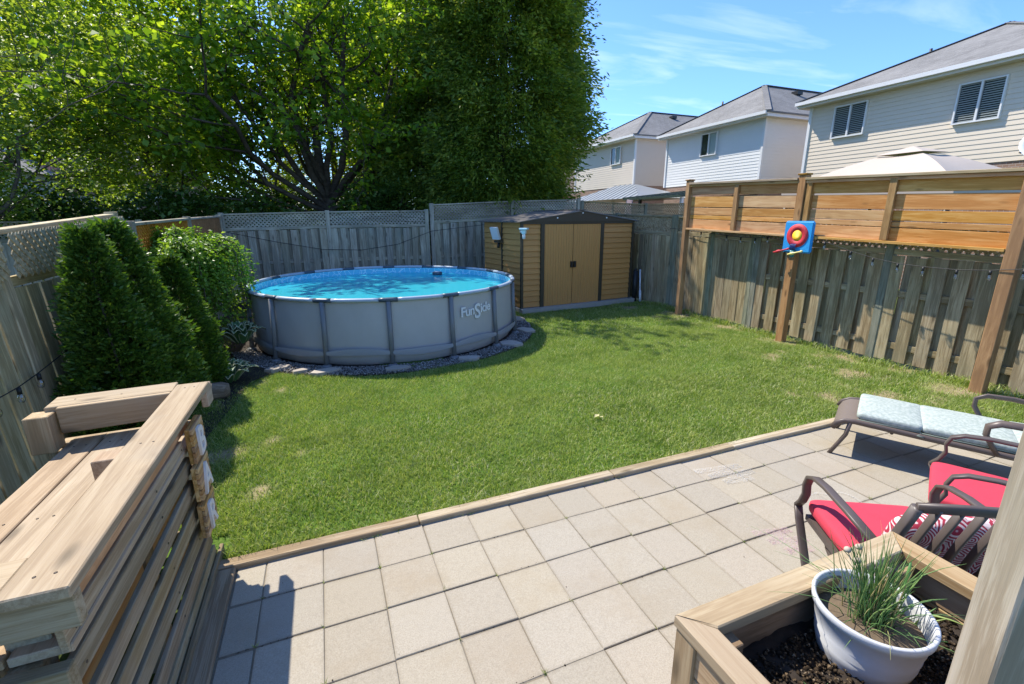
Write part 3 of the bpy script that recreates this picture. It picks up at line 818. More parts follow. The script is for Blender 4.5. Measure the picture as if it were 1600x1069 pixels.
# ------------------------------------------------------------------ pool
M['pool_grey'] = plain('pool_grey_vinyl', (.41, .405, .40), .45, nz=.06, scale=9, bump=.05)
M['pool_leg'] = plain('pool_dark_steel', (.17, .18, .19), .4, nz=.06)
M['pool_rail'] = plain('pool_rail_grey', (.36, .43, .50), .35, nz=.05)
M['pool_joint'] = plain('pool_joint', (.06, .085, .115), .4, nz=.05)
M['strap'] = plain('pool_strap', (.30, .31, .33), .55, nz=.06)
M['logo'] = plain('logo_print', (.70, .72, .74), .5, nz=.02)
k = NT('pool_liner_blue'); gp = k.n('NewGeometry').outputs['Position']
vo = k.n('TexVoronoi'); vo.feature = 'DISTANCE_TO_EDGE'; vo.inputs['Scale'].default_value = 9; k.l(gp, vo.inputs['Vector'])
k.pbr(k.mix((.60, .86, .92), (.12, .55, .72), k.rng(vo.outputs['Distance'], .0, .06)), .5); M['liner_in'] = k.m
k = NT('pool_water'); gp = k.n('NewGeometry').outputs['Position']
h = k.math('ADD', k.noise(gp, 5.5, 3, .5, .6), k.math('MULTIPLY', k.noise(gp, 17, 2, .5), .35))
bn_ = k.bump(h, .1, .05)
t_ = k.n('BsdfTransparent'); t_.inputs[0].default_value = (.5, .92, .98, 1)
g_ = k.n('BsdfGlossy'); g_.inputs['Roughness'].default_value = .03; k.l(bn_, g_.inputs['Normal'])
d_ = k.n('BsdfDiffuse'); d_.inputs[0].default_value = (.06, .64, .76, 1)
fr = k.n('Fresnel'); fr.inputs[0].default_value = 1.33; k.l(bn_, fr.inputs['Normal'])
m0 = k.n('MixShader'); m0.inputs[0].default_value = .62; k.l(t_.outputs[0], m0.inputs[1]); k.l(d_.outputs[0], m0.inputs[2])
m1 = k.n('MixShader'); k.l(k.math('MULTIPLY', fr.outputs[0], .4), m1.inputs[0]); k.l(m0.outputs[0], m1.inputs[1]); k.l(g_.outputs[0], m1.inputs[2]); k.l(m1.outputs[0], k.out.inputs[0]); M['water'] = k.m
ZR = .91
pool = thing('swimming_pool', 'round grey frame pool filled with blue water and white lettering on its side', 'pool', (PC[0], PC[1], 0))
NL = 16; A0 = rad(-97.5)
prof = [(PR - .10, .0), (PR - .045, .03), (PR - .02, .12), (PR - .012, .2), (PR - .012, .3), (PR - .012, .42), (PR - .015, .6), (PR - .018, .75), (PR - .02, ZR - .03)]
m = MB(); N_ = 192; vs = []; ang = [2 * math.pi * i / N_ for i in range(N_)]
def bulge(a, z):
    q = ((a - A0) / (2 * math.pi) * NL) % 1.0
    return .016 * math.sin(q * math.pi) * (1 - (z / ZR) * .8) - .01 + .0035 * math.sin(a * 37 + z * 9) + .005 * mnoise.noise((a * 14, z * 2.5, 1)) + .004 * mnoise.noise((a * 40, z * 9, 5)) * (1 - z)
for a in ang:
    for r, z in prof: rr = r + bulge(a, z); vs.append((PC[0] + rr * math.cos(a), PC[1] + rr * math.sin(a), z))
K = len(prof)
m.add(vs, [(i * K + q, ((i + 1) % N_) * K + q, ((i + 1) % N_) * K + q + 1, i * K + q + 1) for i in range(N_) for q in range(K - 1)], True)
m.build('wall', M['pool_grey'], pool)
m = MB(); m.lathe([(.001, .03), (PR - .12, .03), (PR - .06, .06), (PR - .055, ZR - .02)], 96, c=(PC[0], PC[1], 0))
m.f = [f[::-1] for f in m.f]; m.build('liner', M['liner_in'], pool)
m = MB(); m.lathe([(.001, ZR - .12), (PR - .057, ZR - .12)], 96, c=(PC[0], PC[1], 0)); m.build('water', M['water'], pool)
for i in range(NL):
    a0 = A0 + 2 * math.pi * i / NL; a1 = A0 + 2 * math.pi * (i + 1) / NL
    def P(a, r, z): return (PC[0] + r * math.cos(a), PC[1] + r * math.sin(a), z)
    e = .055
    MB().tube([P(a0 + e + (a1 - a0 - 2 * e) * t / 8, PR - .015, ZR) for t in range(9)], .036, 10, flat=(1, .8)).build('top_rail', M['pool_rail'], pool)
    MB().tube([P(a0 - e + 2 * e * t / 4, PR - .013, ZR) for t in range(5)], .039, 10, flat=(1, .8)).build('rail_joint', M['pool_joint'], pool)
    lg = MB().tube([P(a0, PR + .005, ZR - .02), P(a0, PR + .022, ZR * .5), P(a0, PR + .05, .05)], .033, 8, flat=(.6, 1)).build('leg', M['pool_leg'], pool)
    fo = MB(); fo.lathe([(.0, .035), (.06, .03), (.065, .0)], 10, c=P(a0, PR + .052, .01)); fo.build('foot', M['pool_leg'], lg)
m = MB(); pts = []
for i in range(NL * 6):
    a = A0 + 2 * math.pi * i / (NL * 6); q = (i % 6) / 6
    pts.append((a, PR + .052 - .012 * math.sin(q * math.pi), .20 + .022 * math.sin(q * math.pi) * (1 if (i // 6) % 2 else -.6)))
vs = []
for a, r, z in pts:
    q = ((a - A0) / (2 * math.pi) * NL) % 1.0
    hw = .026 + .022 * math.sin(q * math.pi)
    vs += [P(a, r, z - hw), P(a, r + .004, z), P(a, r - .002, z + hw)]
n = len(pts); m.add(vs, [(3 * i + j, 3 * ((i + 1) % n) + j, 3 * ((i + 1) % n) + j + 1, 3 * i + j + 1) for i in range(n) for j in (0, 1)], True)
m.build('strap', M['strap'], pool)

def text_mesh(txt, size, ext=.002):
    cu = bpy.data.curves.new('lettering', 'FONT'); cu.body = txt; cu.size = size; cu.extrude = ext; cu.resolution_u = 3; cu.space_character = .92; cu.offset = size * .02
    o_ = bpy.data.objects.new('lettering_source', cu); COL.objects.link(o_)
    dg = bpy.context.evaluated_depsgraph_get(); dg.update()
    me_ = bpy.data.meshes.new_from_object(o_.evaluated_get(dg))
    bpy.data.objects.remove(o_); bpy.data.curves.remove(cu)
    return me_
# the word on the pool wall, bent round it
ux = 0.0; Vv, Ff = [], []
for txt, sz, dz in (('Fun', .165, 0), ('S', .25, -.055), ('icle', .165, 0)):
    me_ = text_mesh(txt, sz); b0 = len(Vv)
    xs_ = [v.co.x for v in me_.vertices]; x0_ = min(xs_)
    for v in me_.vertices: Vv.append([v.co.x - x0_ + ux, v.co.y + dz, v.co.z])
    for p in me_.polygons: Ff.append([i_ + b0 for i_ in p.vertices])
    ux += max(xs_) - x0_ + .004
    bpy.data.meshes.remove(me_)
aw = A0 + 2 * math.pi * 1 / NL + .075
LS = .60 / ux
m = MB(); m.add([P(aw + (v[0] * LS) / PR, PR + .006 + v[2], .575 + v[1] * LS * 1.05 + .05 * v[0] * LS) for v in Vv], Ff)
m.build('lettering', M['logo'], pool)
fl_ = thing('pool_skimmer', 'small blue and white floating skimmer at the far edge inside the pool', 'skimmer', (2.25, 9.9, ZR - .12))
MB().lathe([(.03, .0), (.1, .0), (.11, .04), (.09, .06), (.05, .06)], 20, c=(2.2, 9.75, ZR - .12)).build('ring', M['pool_joint'], fl_)
MB().lathe([(.0, .08), (.05, .07), (.055, .02)], 14, c=(2.2, 9.75, ZR - .12)).build('cap', M['white_metal'], fl_)

# gravel ring and flat stones round the pool
m = MB(); m.lathe([(PR - .2, .004), (PR + .34, .002), (PR + .36, -.03)], 96, c=(PC[0], PC[1], 0)); m.build('gravel_bed', M['soil'], kind='structure')
def pebbles(name, n, fn, mat, smin, smax, kind='stuff'):
    bv = np.array([[1, 0, 0], [-1, 0, 0], [0, 1, 0], [0, -1, 0], [0, 0, .7], [0, 0, -.7]], float)
    bf = np.array([[0, 2, 4], [2, 1, 4], [1, 3, 4], [3, 0, 4], [2, 0, 5], [1, 2, 5], [3, 1, 5], [0, 3, 5]])
    c = fn(n); n = len(c); s_ = RNG.uniform(smin, smax, (n, 1, 1)); a = RNG.uniform(0, 6.28, n)
    vv = bv[None] * s_ * RNG.uniform(.6, 1.3, (n, 6, 1))
    R_ = np.stack([np.stack([np.cos(a), -np.sin(a), 0 * a], 1), np.stack([np.sin(a), np.cos(a), 0 * a], 1), np.stack([0 * a, 0 * a, 1 + 0 * a], 1)], 1)
    vv = np.einsum('nij,nkj->nki', R_, vv) + c[:, None, :]
    return add(name, np_mesh(name, vv.reshape(-1, 3), (np.arange(n)[:, None, None] * 6 + bf[None]).reshape(-1, 3), mat, RNG.random(n * 8)), kind=kind)
k = NT('gravel_mix'); a_ = k.n('Attribute'); a_.attribute_name = 'rnd'
k.pbr(k.ramp(a_.outputs['Fac'], [(0, (.07, .062, .052)), (.5, (.20, .185, .17)), (1, (.42, .40, .37))]), .85, spec=.2); M['gravel'] = k.m
def ringpts(n):
    a = RNG.uniform(rad(-165), rad(35), n); r = RNG.uniform(PR + .0, PR + .33, n)
    return np.stack([PC[0] + r * np.cos(a), PC[1] + r * np.sin(a), RNG.uniform(.0, .02, n)], 1)
o = pebbles('gravel', 9000, ringpts, M['gravel'], .008, .02)
o['label'] = 'loose grey gravel ring around the base of the pool'; o['category'] = 'gravel'
ST = [(-.72, 6.62, .30, .17, 25, 'pale flat edging stone furthest left in the gravel under the pool'), (-.12, 6.24, .36, .19, 12, 'pale square flat stone before the front left pool legs'),
      (.76, 6.0, .34, .16, 2, 'small pale flat stone below the middle front pool leg'), (1.78, 6.08, .32, .18, -15, 'flat grey stone before the lettering side of the pool'),
      (2.62, 6.6, .40, .22, -35, 'large pale flat stone at the right front of the pool'), (3.18, 7.35, .38, .24, -60, 'flat stone on the gravel right of the pool'), (3.42, 8.3, .34, .26, -80, 'grey flat stone between pool and front corner of shed'),
      (-.42, 6.38, .24, .1, 20, 'narrow broken stone sliver between two pale stones at the pool')]
for x, y, l, w, an, lb in ST:
    poly = []
    n = random.randint(5, 7)
    for i in range(n):
        a = 2 * math.pi * i / n + random.uniform(-.25, .25); q = random.uniform(.85, 1.1)
        poly.append((l / 2 * q * math.cos(a) * 1.1, w / 2 * q * math.sin(a) * 1.15))
    m = MB(); m.prism([(p * .97, q * .97) for p, q in poly], .03, .042); m.prism(poly, -.03, .03)
    st = add('flagstone', m.mesh('flagstone', M['stone']), Matrix.Translation((x, y, 0)) @ Matrix.Rotation(rad(an), 4, 'Z') @ Matrix.Rotation(rad(random.uniform(-3, 3)), 4, 'X'))
    tag(st, lb, 'stone', 'flat edging stones around the pool')
# log at the bed edge
M['bark'] = wood('grey_log', (.17, .13, .09), (.26, .21, .15), (.34, .29, .22), 12, False, .9, .1, .8)
lg = MB().tube([(-2.0, 5.55, .09), (-1.7, 5.62, .1), (-1.4, 5.70, .1), (-1.2, 5.74, .095), (-1.14, 5.76, .09)], [.095, .1, .098, .095, .07], 14).build('log', M['bark'])
tag(lg, 'short grey log lying on the grass at the end of the bar', 'log')

# ------------------------------------------------------------------ pallet bar
bar = thing('pallet_bar', 'bar built of weathered pallet boards with raised rail and lower counter', 'bar', (-1.05, 2.2, 0))
M['frame_dark'] = plain('dark_screw', (.05, .04, .035), .5, metal=.6)
BT, BP, BW = M['bar_top'], M['pallet'], M['pallet_warm']
zr = 1.03
plank('rail_board', (-.778, 1.355, zr - .018), (-.778, 3.05, zr - .018), .158, .036, (0, 0, 1), BT, bar, .004)
plank('end_rail_board', (-1.40, 2.99, zr - .02), (-.86, 3.03, zr - .02), .17, .034, (0, 0, 1), BT, bar, .004)
plank('end_rail_board', (-1.42, 1.46, zr - .022), (-.86, 1.46, zr - .022), .17, .034, (0, 0, 1), BT, bar, .004)
plank('apron', (-1.34, 2.90, .955), (-.86, 2.935, .955), .14, .036, (0, -1, 0), BT, bar, .004)
plank('apron', (-.72, 3.1, .955), (-.72, 2.98, .955), .12, .036, (1, 0, 0), BT, bar, .004)
plank('corner_post', (-1.40, 2.875, .81), (-1.40, 2.875, 1.005), .1, .1, (0, -1, 0), BT, bar, .004)
plank('corner_post', (-1.40, 1.45, .81), (-1.40, 1.45, .99), .1, .1, (0, -1, 0), BT, bar, .004)
plank('rail_block', (-.92, 2.22, .905), (-.92, 2.32, .905), .1, .17, (0, 0, 1), BT, bar, .004)
plank('rail_block', (-.86, 1.44, .86), (-.86, 1.53, .86), .1, .16, (0, 0, 1), BP, bar, .004)
plank('rail_block', (-.9, 2.93, .9), (-.9, 3.0, .9), .1, .15, (0, 0, 1), BT, bar, .004)
# near end face under the rail
plank('end_beam', (-1.40, 1.385, .945), (-.70, 1.385, .945), .105, .04, (0, -1, 0), BP, bar, .004)
# counter boards
for i, x in enumerate((-1.265, -1.117, -.969, -.82)):
    plank('counter_board', (x, 1.40, .805), (x, 2.99, .805), .141, .03, (0, 0, 1), BT, bar, .004, .004)
plank('counter_board', (-1.38, 2.96, .804), (-.8, 2.975, .806), .075, .028, (0, 0, 1), BT, bar, .003)
plank('pallet_beam', (-1.40, 1.365, .735), (-.745, 1.365, .735), .10, .045, (0, -1, 0), BP, bar, .004)
plank('pallet_beam', (-1.40, 2.93, .735), (-.80, 2.93, .735), .10, .045, (0, -1, 0), BP, bar, .004)
for y in (1.42, 2.15, 2.85):
    for x in (-1.33, -.86):
        plank('upright', (x, y, -.02), (x, y, .78), .09, .08, (1, 0, 0), BP, bar, .004)
plank('end_beam', (-1.38, 1.36, .32), (-.80, 1.36, .32), .1, .035, (0, -1, 0), BP, bar, .004)
# slats on the patio side, with a second fresh layer behind
zs = [.84, .715, .585, .455, .325, .195, .07]
for i, z in enumerate(zs):
    y0, y1 = 1.36 + random.uniform(-.03, .04), 2.60 + .03 * i + random.uniform(-.02, .02)
    if i == 3: y1 = 2.72
    plank('slat', (-.765 + random.uniform(-.004, .004), y0, z + random.uniform(-.01, .01)), (-.765, y1, z + random.uniform(-.01, .01)), .08, .022, (1, 0, 0), BP, bar, .003, .025)
for i, z in enumerate((.775, .52, .255)):
    plank('inner_slat', (-.845, 1.38 + random.uniform(0, .25), z), (-.845, 2.85 - random.uniform(0, .2), z + random.uniform(-.015, .015)), .07, .018, (1, 0, 0), BW, bar, .003, .01)
plank('slat', (-.735, 1.3, .03), (-.74, 2.86, .03), .075, .02, (1, 0, 0), BP, bar, .003)
plank('top_batten', (-.775, 1.42, .90), (-.775, 2.78, .90), .045, .022, (1, 0, 0), BW, bar, .003)
for i, z in enumerate((.1, .24, .38, .52, .66)):
    plank('rear_slat', (-1.385, 1.38, z), (-1.385, 2.9, z), .09, .018, (-1, 0, 0), BP, bar, .003)
    plank('end_slat', (-1.33, 2.955, z), (-.82, 2.955, z), .09, .018, (0, 1, 0), BP, bar, .003)

m = MB()
for x in (-.80, -.755):
    for y in (1.43, 2.25, 2.97): m.lathe([(.0, .0012), (.0045, .001), (.005, 0)], 6, c=(x, y, zr))
for x in (-1.29, -1.24, -1.14, -1.09, -.99, -.945):
    for y in (1.47, 2.15, 2.85): m.lathe([(.0, .0012), (.0045, .001), (.005, 0)], 6, c=(x, y, .8205))
for y in (-1.3, -1.1): m.lathe([(.0, .0012), (.0045, .001), (.005, 0)], 6, c=(y, 3.0, zr - .003))
for z in zs:
    for y in (1.44, 2.16, 2.55):
        q = MB(); q.lathe([(.0, .0012), (.005, .001), (.0055, 0)], 6); m.add([(-.7515 + p[2], y + p[0], z + p[1]) for p in q.v], q.f)
m.build('screws', M['frame_dark'], bar, kind='stuff')

# wooden letter sign at the end of the bar
M['letter'] = plain('white_letter', (.72, .68, .62), .7, nz=.12, scale=25)
M['sign_wood'] = wood('sign_wood', (.33, .19, .075), (.47, .30, .14), (.56, .39, .21), 14, False, .75, .28, .4)
sg = thing('bar_sign', 'rustic wooden sign with white letters B A R fixed to the end of bar', 'sign', (-.72, 2.7, .64))
for i, ch_ in enumerate('BAR'):
    zc = .835 - .205 * i; yc = 2.68 + .02 * i * (-1)
    blk = plank('letter_block', (-.725, yc - .105, zc), (-.725, yc + .105, zc), .19, .02, (1, 0, 0), M['sign_wood'], sg, .003)
    for q in range(6):
        plank('strip', (-.7075, yc - .106 + random.uniform(-.006, .004), zc - .0775 + .031 * q), (-.7075, yc + .104 + random.uniform(-.006, .006), zc - .0775 + .031 * q), .0285, .016, (1, 0, 0), M['sign_wood'], blk, .002, .01)
    me = text_mesh(ch_, .21, .006)
    xs_ = [v.co.x for v in me.vertices]; ys_ = [v.co.y for v in me.vertices]; cx_, cy_ = (min(xs_) + max(xs_)) / 2, (min(ys_) + max(ys_)) / 2
    for v in me.vertices: v.co = Vector(((v.co.x - cx_) * .95, v.co.y - cy_, v.co.z))
    me.materials.clear(); me.materials.append(M['letter'])
    add('letter', me, Matrix.Translation((-.693, yc, zc)) @ Matrix(((0, 0, 1, 0), (1, 0, 0, 0), (0, 1, 0, 0), (0, 0, 0, 1))), blk)

# ------------------------------------------------------------------ lounger
M['frame_brown'] = plain('brown_frame', (.105, .08, .068), .4, nz=.12, scale=50)
M['sling'] = plain('brown_sling', (.15, .12, .10), .7, nz=.25, scale=120, bump=.3)
k = NT('aqua_cushion'); tc = k.n('TexCoord').outputs['Object']
c = k.mix((.30, .35, .315), (.42, .46, .42), k.rng(k.noise(tc, 42, 3, .6), .4, .62)); k.pbr(c, .85, k.bump(k.noise(tc, 60, 3), .25, .004), spec=.2); M['aqua'] = k.m
M['piping'] = plain('dark_piping', (.13, .16, .14), .8)
M['tie'] = plain('pale_tie', (.55, .66, .7), .8)

def cushion_mesh(name, dx, dy, dz, mat, e=.22, e2=.5, nu=36, nv=16, sag=0.0):
    def sp(c, p): return math.copysign(abs(c) ** p, c)
    vs = []; fs = []
    for j in range(nv + 1):
        ph = -math.pi / 2 + math.pi * j / nv
        for i in range(nu):
            th = 2 * math.pi * i / nu
            x = sp(math.cos(ph), e2) * sp(math.cos(th), e); y = sp(math.cos(ph), e2) * sp(math.sin(th), e); z = sp(math.sin(ph), e2)
            zz = z * dz / 2 * (1 + .25 * (1 - x * x) * (1 - y * y) - .12)
            zz += .004 * mnoise.noise((x * 3, y * 3, z + dx * 7))
            vs.append((x * dx / 2, y * dy / 2, zz))
    for j in range(nv):
        for i in range(nu): fs.append((j * nu + i, j * nu + (i + 1) % nu, (j + 1) * nu + (i + 1) % nu, (j + 1) * nu + i))
    m = MB(); m.add(vs, fs, True); return m.mesh(name, mat)

ax = math.atan2(-.87, .49)                    # direction from the foot end to the head end
frame((4.14, 2.405, 0), ax)                   # local +x runs to the head, +y is the far side
lo = thing('sun_lounger', 'brown metal chaise lounger with pale aqua cushion on the patio', 'lounger')
Lw = .30
FB = M['frame_brown']
for s_ in (-1, 1):
    MB().tube([(-.085, s_ * Lw, .235), (-.06, s_ * Lw, .285), (-.01, s_ * Lw, .315), (.06, s_ * Lw, .325), (.5, s_ * Lw, .315), (1.0, s_ * Lw, .31), (1.9, s_ * Lw, .31)], .019, 8, flat=(.8, 1.2)).build('side_rail', FB, lo)
    MB().tube([(.03, s_ * Lw, .31), (.015, s_ * (Lw + .005), .2), (-.03, s_ * (Lw + .01), .1), (-.075, s_ * (Lw + .01), .0)], .016, 8).build('leg', FB, lo)
    MB().tube([(1.08, s_ * Lw, .3), (1.1, s_ * Lw, .15), (1.13, s_ * Lw, .0)], .017, 8).build('leg', FB, lo)
    MB().tube([(1.75, s_ * Lw, .3), (1.78, s_ * Lw, .15), (1.82, s_ * Lw, .0)], .017, 8).build('leg', FB, lo)
    MB().tube([(.88, s_ * Lw, .31), (.84, s_ * (Lw + .025), .38), (.80, s_ * (Lw + .035), .45), (.80, s_ * (Lw + .035), .515), (.86, s_ * (Lw + .035), .55), (1.0, s_ * (Lw + .035), .555), (1.22, s_ * (Lw + .03), .535), (1.4, s_ * Lw, .5)], .018, 8, flat=(1.5, .8)).build('armrest', FB, lo)
    MB().tube([(1.2, s_ * (Lw - .03), .33), (1.75, s_ * (Lw - .03), .72)], .016, 8).build('back_rail', FB, lo)
MB().tube([(.02, -Lw, .2), (.02, Lw, .2)], .012, 8).build('cross_bar', FB, lo)
MB().tube([(1.1, -Lw, .16), (1.1, Lw, .16)], .012, 8).build('cross_bar', FB, lo)
MB().tube([(.3, -Lw, .295), (.3, Lw, .295)], .012, 8).build('cross_bar', FB, lo)
m = MB(); vs = []
prof = [(-.085, .235), (-.06, .29), (-.01, .325), (.06, .333), (.5, .318), (1.18, .318)]
for x, z in prof: vs += [(x, -Lw + .015, z), (x, Lw - .015, z), (x, -Lw + .015, z - .006), (x, Lw - .015, z - .006)]
n = len(prof)
m.add(vs, [(4 * i, 4 * i + 4, 4 * i + 5, 4 * i + 1) for i in range(n - 1)] + [(4 * i + 2, 4 * i + 3, 4 * i + 7, 4 * i + 6) for i in range(n - 1)], True)
m.build('sling_seat', M['sling'], lo)
for x0, x1, z, tilt in ((.07, .47, .372, -.02), (.47, 1.0, .368, -.01), (1.0, 1.27, .372, .02)):
    L = x1 - x0
    cu = add('cushion_section', cushion_mesh('cushion_section', L + .02, .575, .085, M['aqua'], .14, .45), Matrix.Translation(((x0 + x1) / 2, .0, z)) @ Matrix.Rotation(-tilt, 4, 'Y'), lo)
    m = MB(); e = .004
    m.tube([(x0 - .002, -.286, z - .028), (x1 + .002, -.286, z - .028)], .006, 6); m.tube([(x0 - .002, .286, z - .028), (x1 + .002, .286, z - .028)], .006, 6)
    m.build('piping', M['piping'], cu)
bc = add('back_cushion', cushion_mesh('back_cushion', .70, .575, .085, M['aqua'], .14, .45), Matrix.Translation((1.50, 0, .575)) @ Matrix.Rotation(rad(-36), 4, 'Y'), lo)
for s_ in (-1, 1):
    m = MB(); m.tube([(1.08, s_ * -.29, .335), (1.06, -.31 * s_, .27), (1.09, -.32 * s_, .2), (1.06, -.33 * s_, .13)], .008, 6); m.tube([(1.08, -.31 * s_, .25), (1.02, -.33 * s_, .29), (1.03, -.32 * s_, .24)], .007, 6); m.build('tie', M['tie'], lo)
m = MB(); m.tube([(.47, -.29, .335), (.45, -.31, .325), (.49, -.315, .32)], .008, 6); m.build('tie', M['piping'], lo)
frame()

# ------------------------------------------------------------------ red patio chairs
M['red'] = plain('red_cushion', (.52, .04, .07), .85, nz=.08, scale=160, bump=.2)
k = NT('red_swirl_fabric'); tc = k.n('TexCoord').outputs['Object']
vo = k.n('TexVoronoi'); vo.inputs['Scale'].default_value = 9.5; k.l(k.mapping(tc, (1, .4, 1)), vo.inputs['Vector'])
w = k.math('SINE', k.math('MULTIPLY', vo.outputs['Distance'], 62.0))
k.pbr(k.mix((.70, .56, .54), (.36, .035, .06), k.rng(w, -.25, .1)), .85, spec=.2); M['swirl'] = k.m
M['chair'] = plain('dark_taupe_frame', (.088, .07, .062), .42, nz=.1, scale=40)
CH = M['chair']
ch = thing('patio_chair', 'near dark metal chair with red seat and swirl patterned back cushion behind planter', 'chair', group='red cushioned patio chairs')
for s_ in (-1, 1):
    x = .31 * s_
    arm = [(x * .93, -.30, .615), (x, -.1, .645), (x, .10, .645), (x, .21, .632), (x, .265, .605), (x, .285, .55), (x, .275, .50), (x, .30, .44), (x, .335, .395)]
    MB().tube(arm, .016, 8, flat=(1.35, .62), sq=True).build('armrest', CH, ch)
    MB().tube([(x, .335, .395), (x, .30, .33), (x * 1.0, .16, .14), (x * .98, .09, .05), (x * .96, .03, .028)], .016, 8, flat=(1.3, .62), sq=True).build('front_leg', CH, ch)
    MB().tube([(x * .96, .05, .03), (x * .93, -.15, .025), (x * .9, -.32, .03)], .02, 10, flat=(1.3, .7)).build('runner', CH, ch)
    MB().tube([(x * .93, .04, .04), (x * .9, -.02, .11), (x * .85, -.1, .17), (x * .8, -.05, .25), (x * .78, .1, .31)], .028, 10, flat=(.8, 1)).build('rocker_spring', CH, ch)
    MB().tube([(x * .88, -.235, .34), (x * .88, -.27, .5), (x * .87, -.335, .7), (x * .86, -.40, .88)], .02, 10, flat=(1.0, .7), sq=True).build('back_post', CH, ch)
MB().tube([(-.267, -.40, .88), (-.1, -.415, .893), (.1, -.415, .893), (.267, -.40, .88)], .016, 8, flat=(.7, 1.2), sq=True).build('top_rail', CH, ch)
MB().tube([(-.27, -.262, .46), (.27, -.262, .46)], .016, 8).build('lower_rail', CH, ch)
for i in range(6):
    x = -.195 + .078 * i
    MB().tube([(x, -.262, .46), (x, -.335, .69), (x, -.405, .885)], .011, 8, flat=(1.5, .6), sq=True).build('back_slat', CH, ch)
MB().box((0, .03, .345), (.56, .54, .03)).build('seat_frame', CH, ch)
MB().tube([(-.28, -.3, .03), (.28, -.3, .03)], .016, 8).build('cross_bar', CH, ch)
MB().tube([(-.27, .09, .33), (.27, .09, .33)], .02, 8).build('cross_bar', CH, ch)
add('seat_cushion', cushion_mesh('seat_cushion', .555, .60, .10, M['red'], .16, .42), Matrix.Translation((0, .035, .41)), ch)
add('back_cushion', cushion_mesh('back_cushion', .46, .10, .33, M['swirl'], .4, .3), Matrix.Translation((0, -.225, .595)) @ Matrix.Rotation(rad(17), 4, 'X'), ch)
def place(o, loc, rz):
    o.matrix_basis = Matrix.Translation(loc) @ Matrix.Rotation(rz, 4, 'Z')
ch2 = copy_tree(ch)
place(ch, (2.43, 1.07, 0), rad(-30)); place(ch2, (3.40, 1.07, 0), rad(26))
ch2['label'] = 'far dark metal chair with red seat cushion standing between near chair and lounger'

# ------------------------------------------------------------------ planter box in the near right corner
pln = thing('planter_box', 'raised wooden planter box with flat mitred rim boards filled with dark soil', 'planter', (1.4, .62, 0))
PXa, PXb, PYa, PYb, PZ = .885, 1.93, .34, .885, .78
W_ = .085
def rim(poly, grain_x=True, nm='rim_board'):
    c = Vector((sum(p[0] for p in poly) / 4, sum(p[1] for p in poly) / 4, PZ - .019))
    rot = Matrix.Identity(4) if grain_x else Matrix.Rotation(rad(90), 4, 'Z')
    inv = rot.inverted(); m = MB(); pp = [inv @ (Vector((x, y, 0)) - Vector((c.x, c.y, 0))) for x, y in poly]
    e = .004; q = [(p.x, p.y) for p in pp]; cx_ = sum(a for a, _ in q) / 4; cy_ = sum(b for _, b in q) / 4
    qi = [(a + (e if a < cx_ else -e), b + (e if b < cy_ else -e)) for a, b in q]
    n = 4; vs = [(a, b, -.019) for a, b in q] + [(a, b, .015) for a, b in q] + [(a, b, .019) for a, b in qi]
    m.add(vs, [(3, 2, 1, 0), (8, 9, 10, 11)] + [(i, (i + 1) % 4, (i + 1) % 4 + 4, i + 4) for i in range(4)] + [(i + 4, (i + 1) % 4 + 4, (i + 1) % 4 + 8, i + 8) for i in range(4)])
    add(nm, m.mesh(nm, M['planter']), Matrix.Translation(c) @ rot, pln)
g_ = .0015
rim([(PXa + W_ + g_, PYb - W_), (PXb - W_ - g_, PYb - W_), (PXb - g_, PYb), (PXa + g_, PYb)])
rim([(PXa, PYa), (PXa + W_, PYa + W_), (PXa + W_, PYb - W_ - g_), (PXa, PYb - g_)], False)
rim([(PXb - W_, PYa + W_), (PXb, PYa), (PXb, PYb - g_), (PXb - W_, PYb - W_ - g_)], False)
rim([(PXa + g_, PYa), (PXb - g_, PYa), (PXb - W_ - g_, PYa + W_), (PXa + W_ + g_, PYa + W_)])
for z in (.69, .55, .41, .27):
    for (a, b_, u) in (((PXa + .05, PYb - .03), (PXb - .05, PYb - .03), (0, 1, 0)), ((PXa + .05, PYa + .03), (PXb - .05, PYa + .03), (0, -1, 0)),
                      ((PXa + .03, PYa + .05), (PXa + .03, PYb - .05), (-1, 0, 0)), ((PXb - .03, PYa + .05), (PXb - .03, PYb - .05), (1, 0, 0))):
        plank('wall_board', (*a, z), (*b_, z), .135, .03, u, M['planter'], pln, .003)
for x in (PXa + .045, PXb - .045):
    for y in (PYa + .045, PYb - .045):
        plank('corner_post', (x, y, -.01), (x, y, PZ - .04), .08, .08, (0, 1, 0), M['planter'], pln, .004)
for x in (PXa + .115, PXb - .115):
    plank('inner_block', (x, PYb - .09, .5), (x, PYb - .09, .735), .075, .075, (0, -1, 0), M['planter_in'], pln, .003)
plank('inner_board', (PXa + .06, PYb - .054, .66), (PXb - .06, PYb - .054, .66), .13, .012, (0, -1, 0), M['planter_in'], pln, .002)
n1, n2 = 70, 40
xs = np.linspace(PXa + .05, PXb - .05, n1); ys = np.linspace(PYa + .05, PYb - .06, n2); X, Y = np.meshgrid(xs, ys)
Z = np.array([[.615 + .022 * mnoise.noise((x * 9, y * 9, 0)) + .014 * mnoise.noise((x * 30, y * 30, 3)) for x in xs] for y in ys])
i = (np.arange(n2 - 1)[:, None] * n1 + np.arange(n1 - 1)[None, :]).ravel()
add('soil', np_mesh('soil', np.stack([X.ravel(), Y.ravel(), Z.ravel()], 1), np.stack([i, i + 1, i + n1 + 1, i + n1], 1), M['soil'], smooth=True), parent=pln)
def soilpts(n): return np.stack([RNG.uniform(PXa + .08, PXb - .08, n), RNG.uniform(PYa + .08, PYb - .1, n), RNG.uniform(.612, .635, n)], 1)
k = NT('soil_crumb'); a_ = k.n('Attribute'); a_.attribute_name = 'rnd'
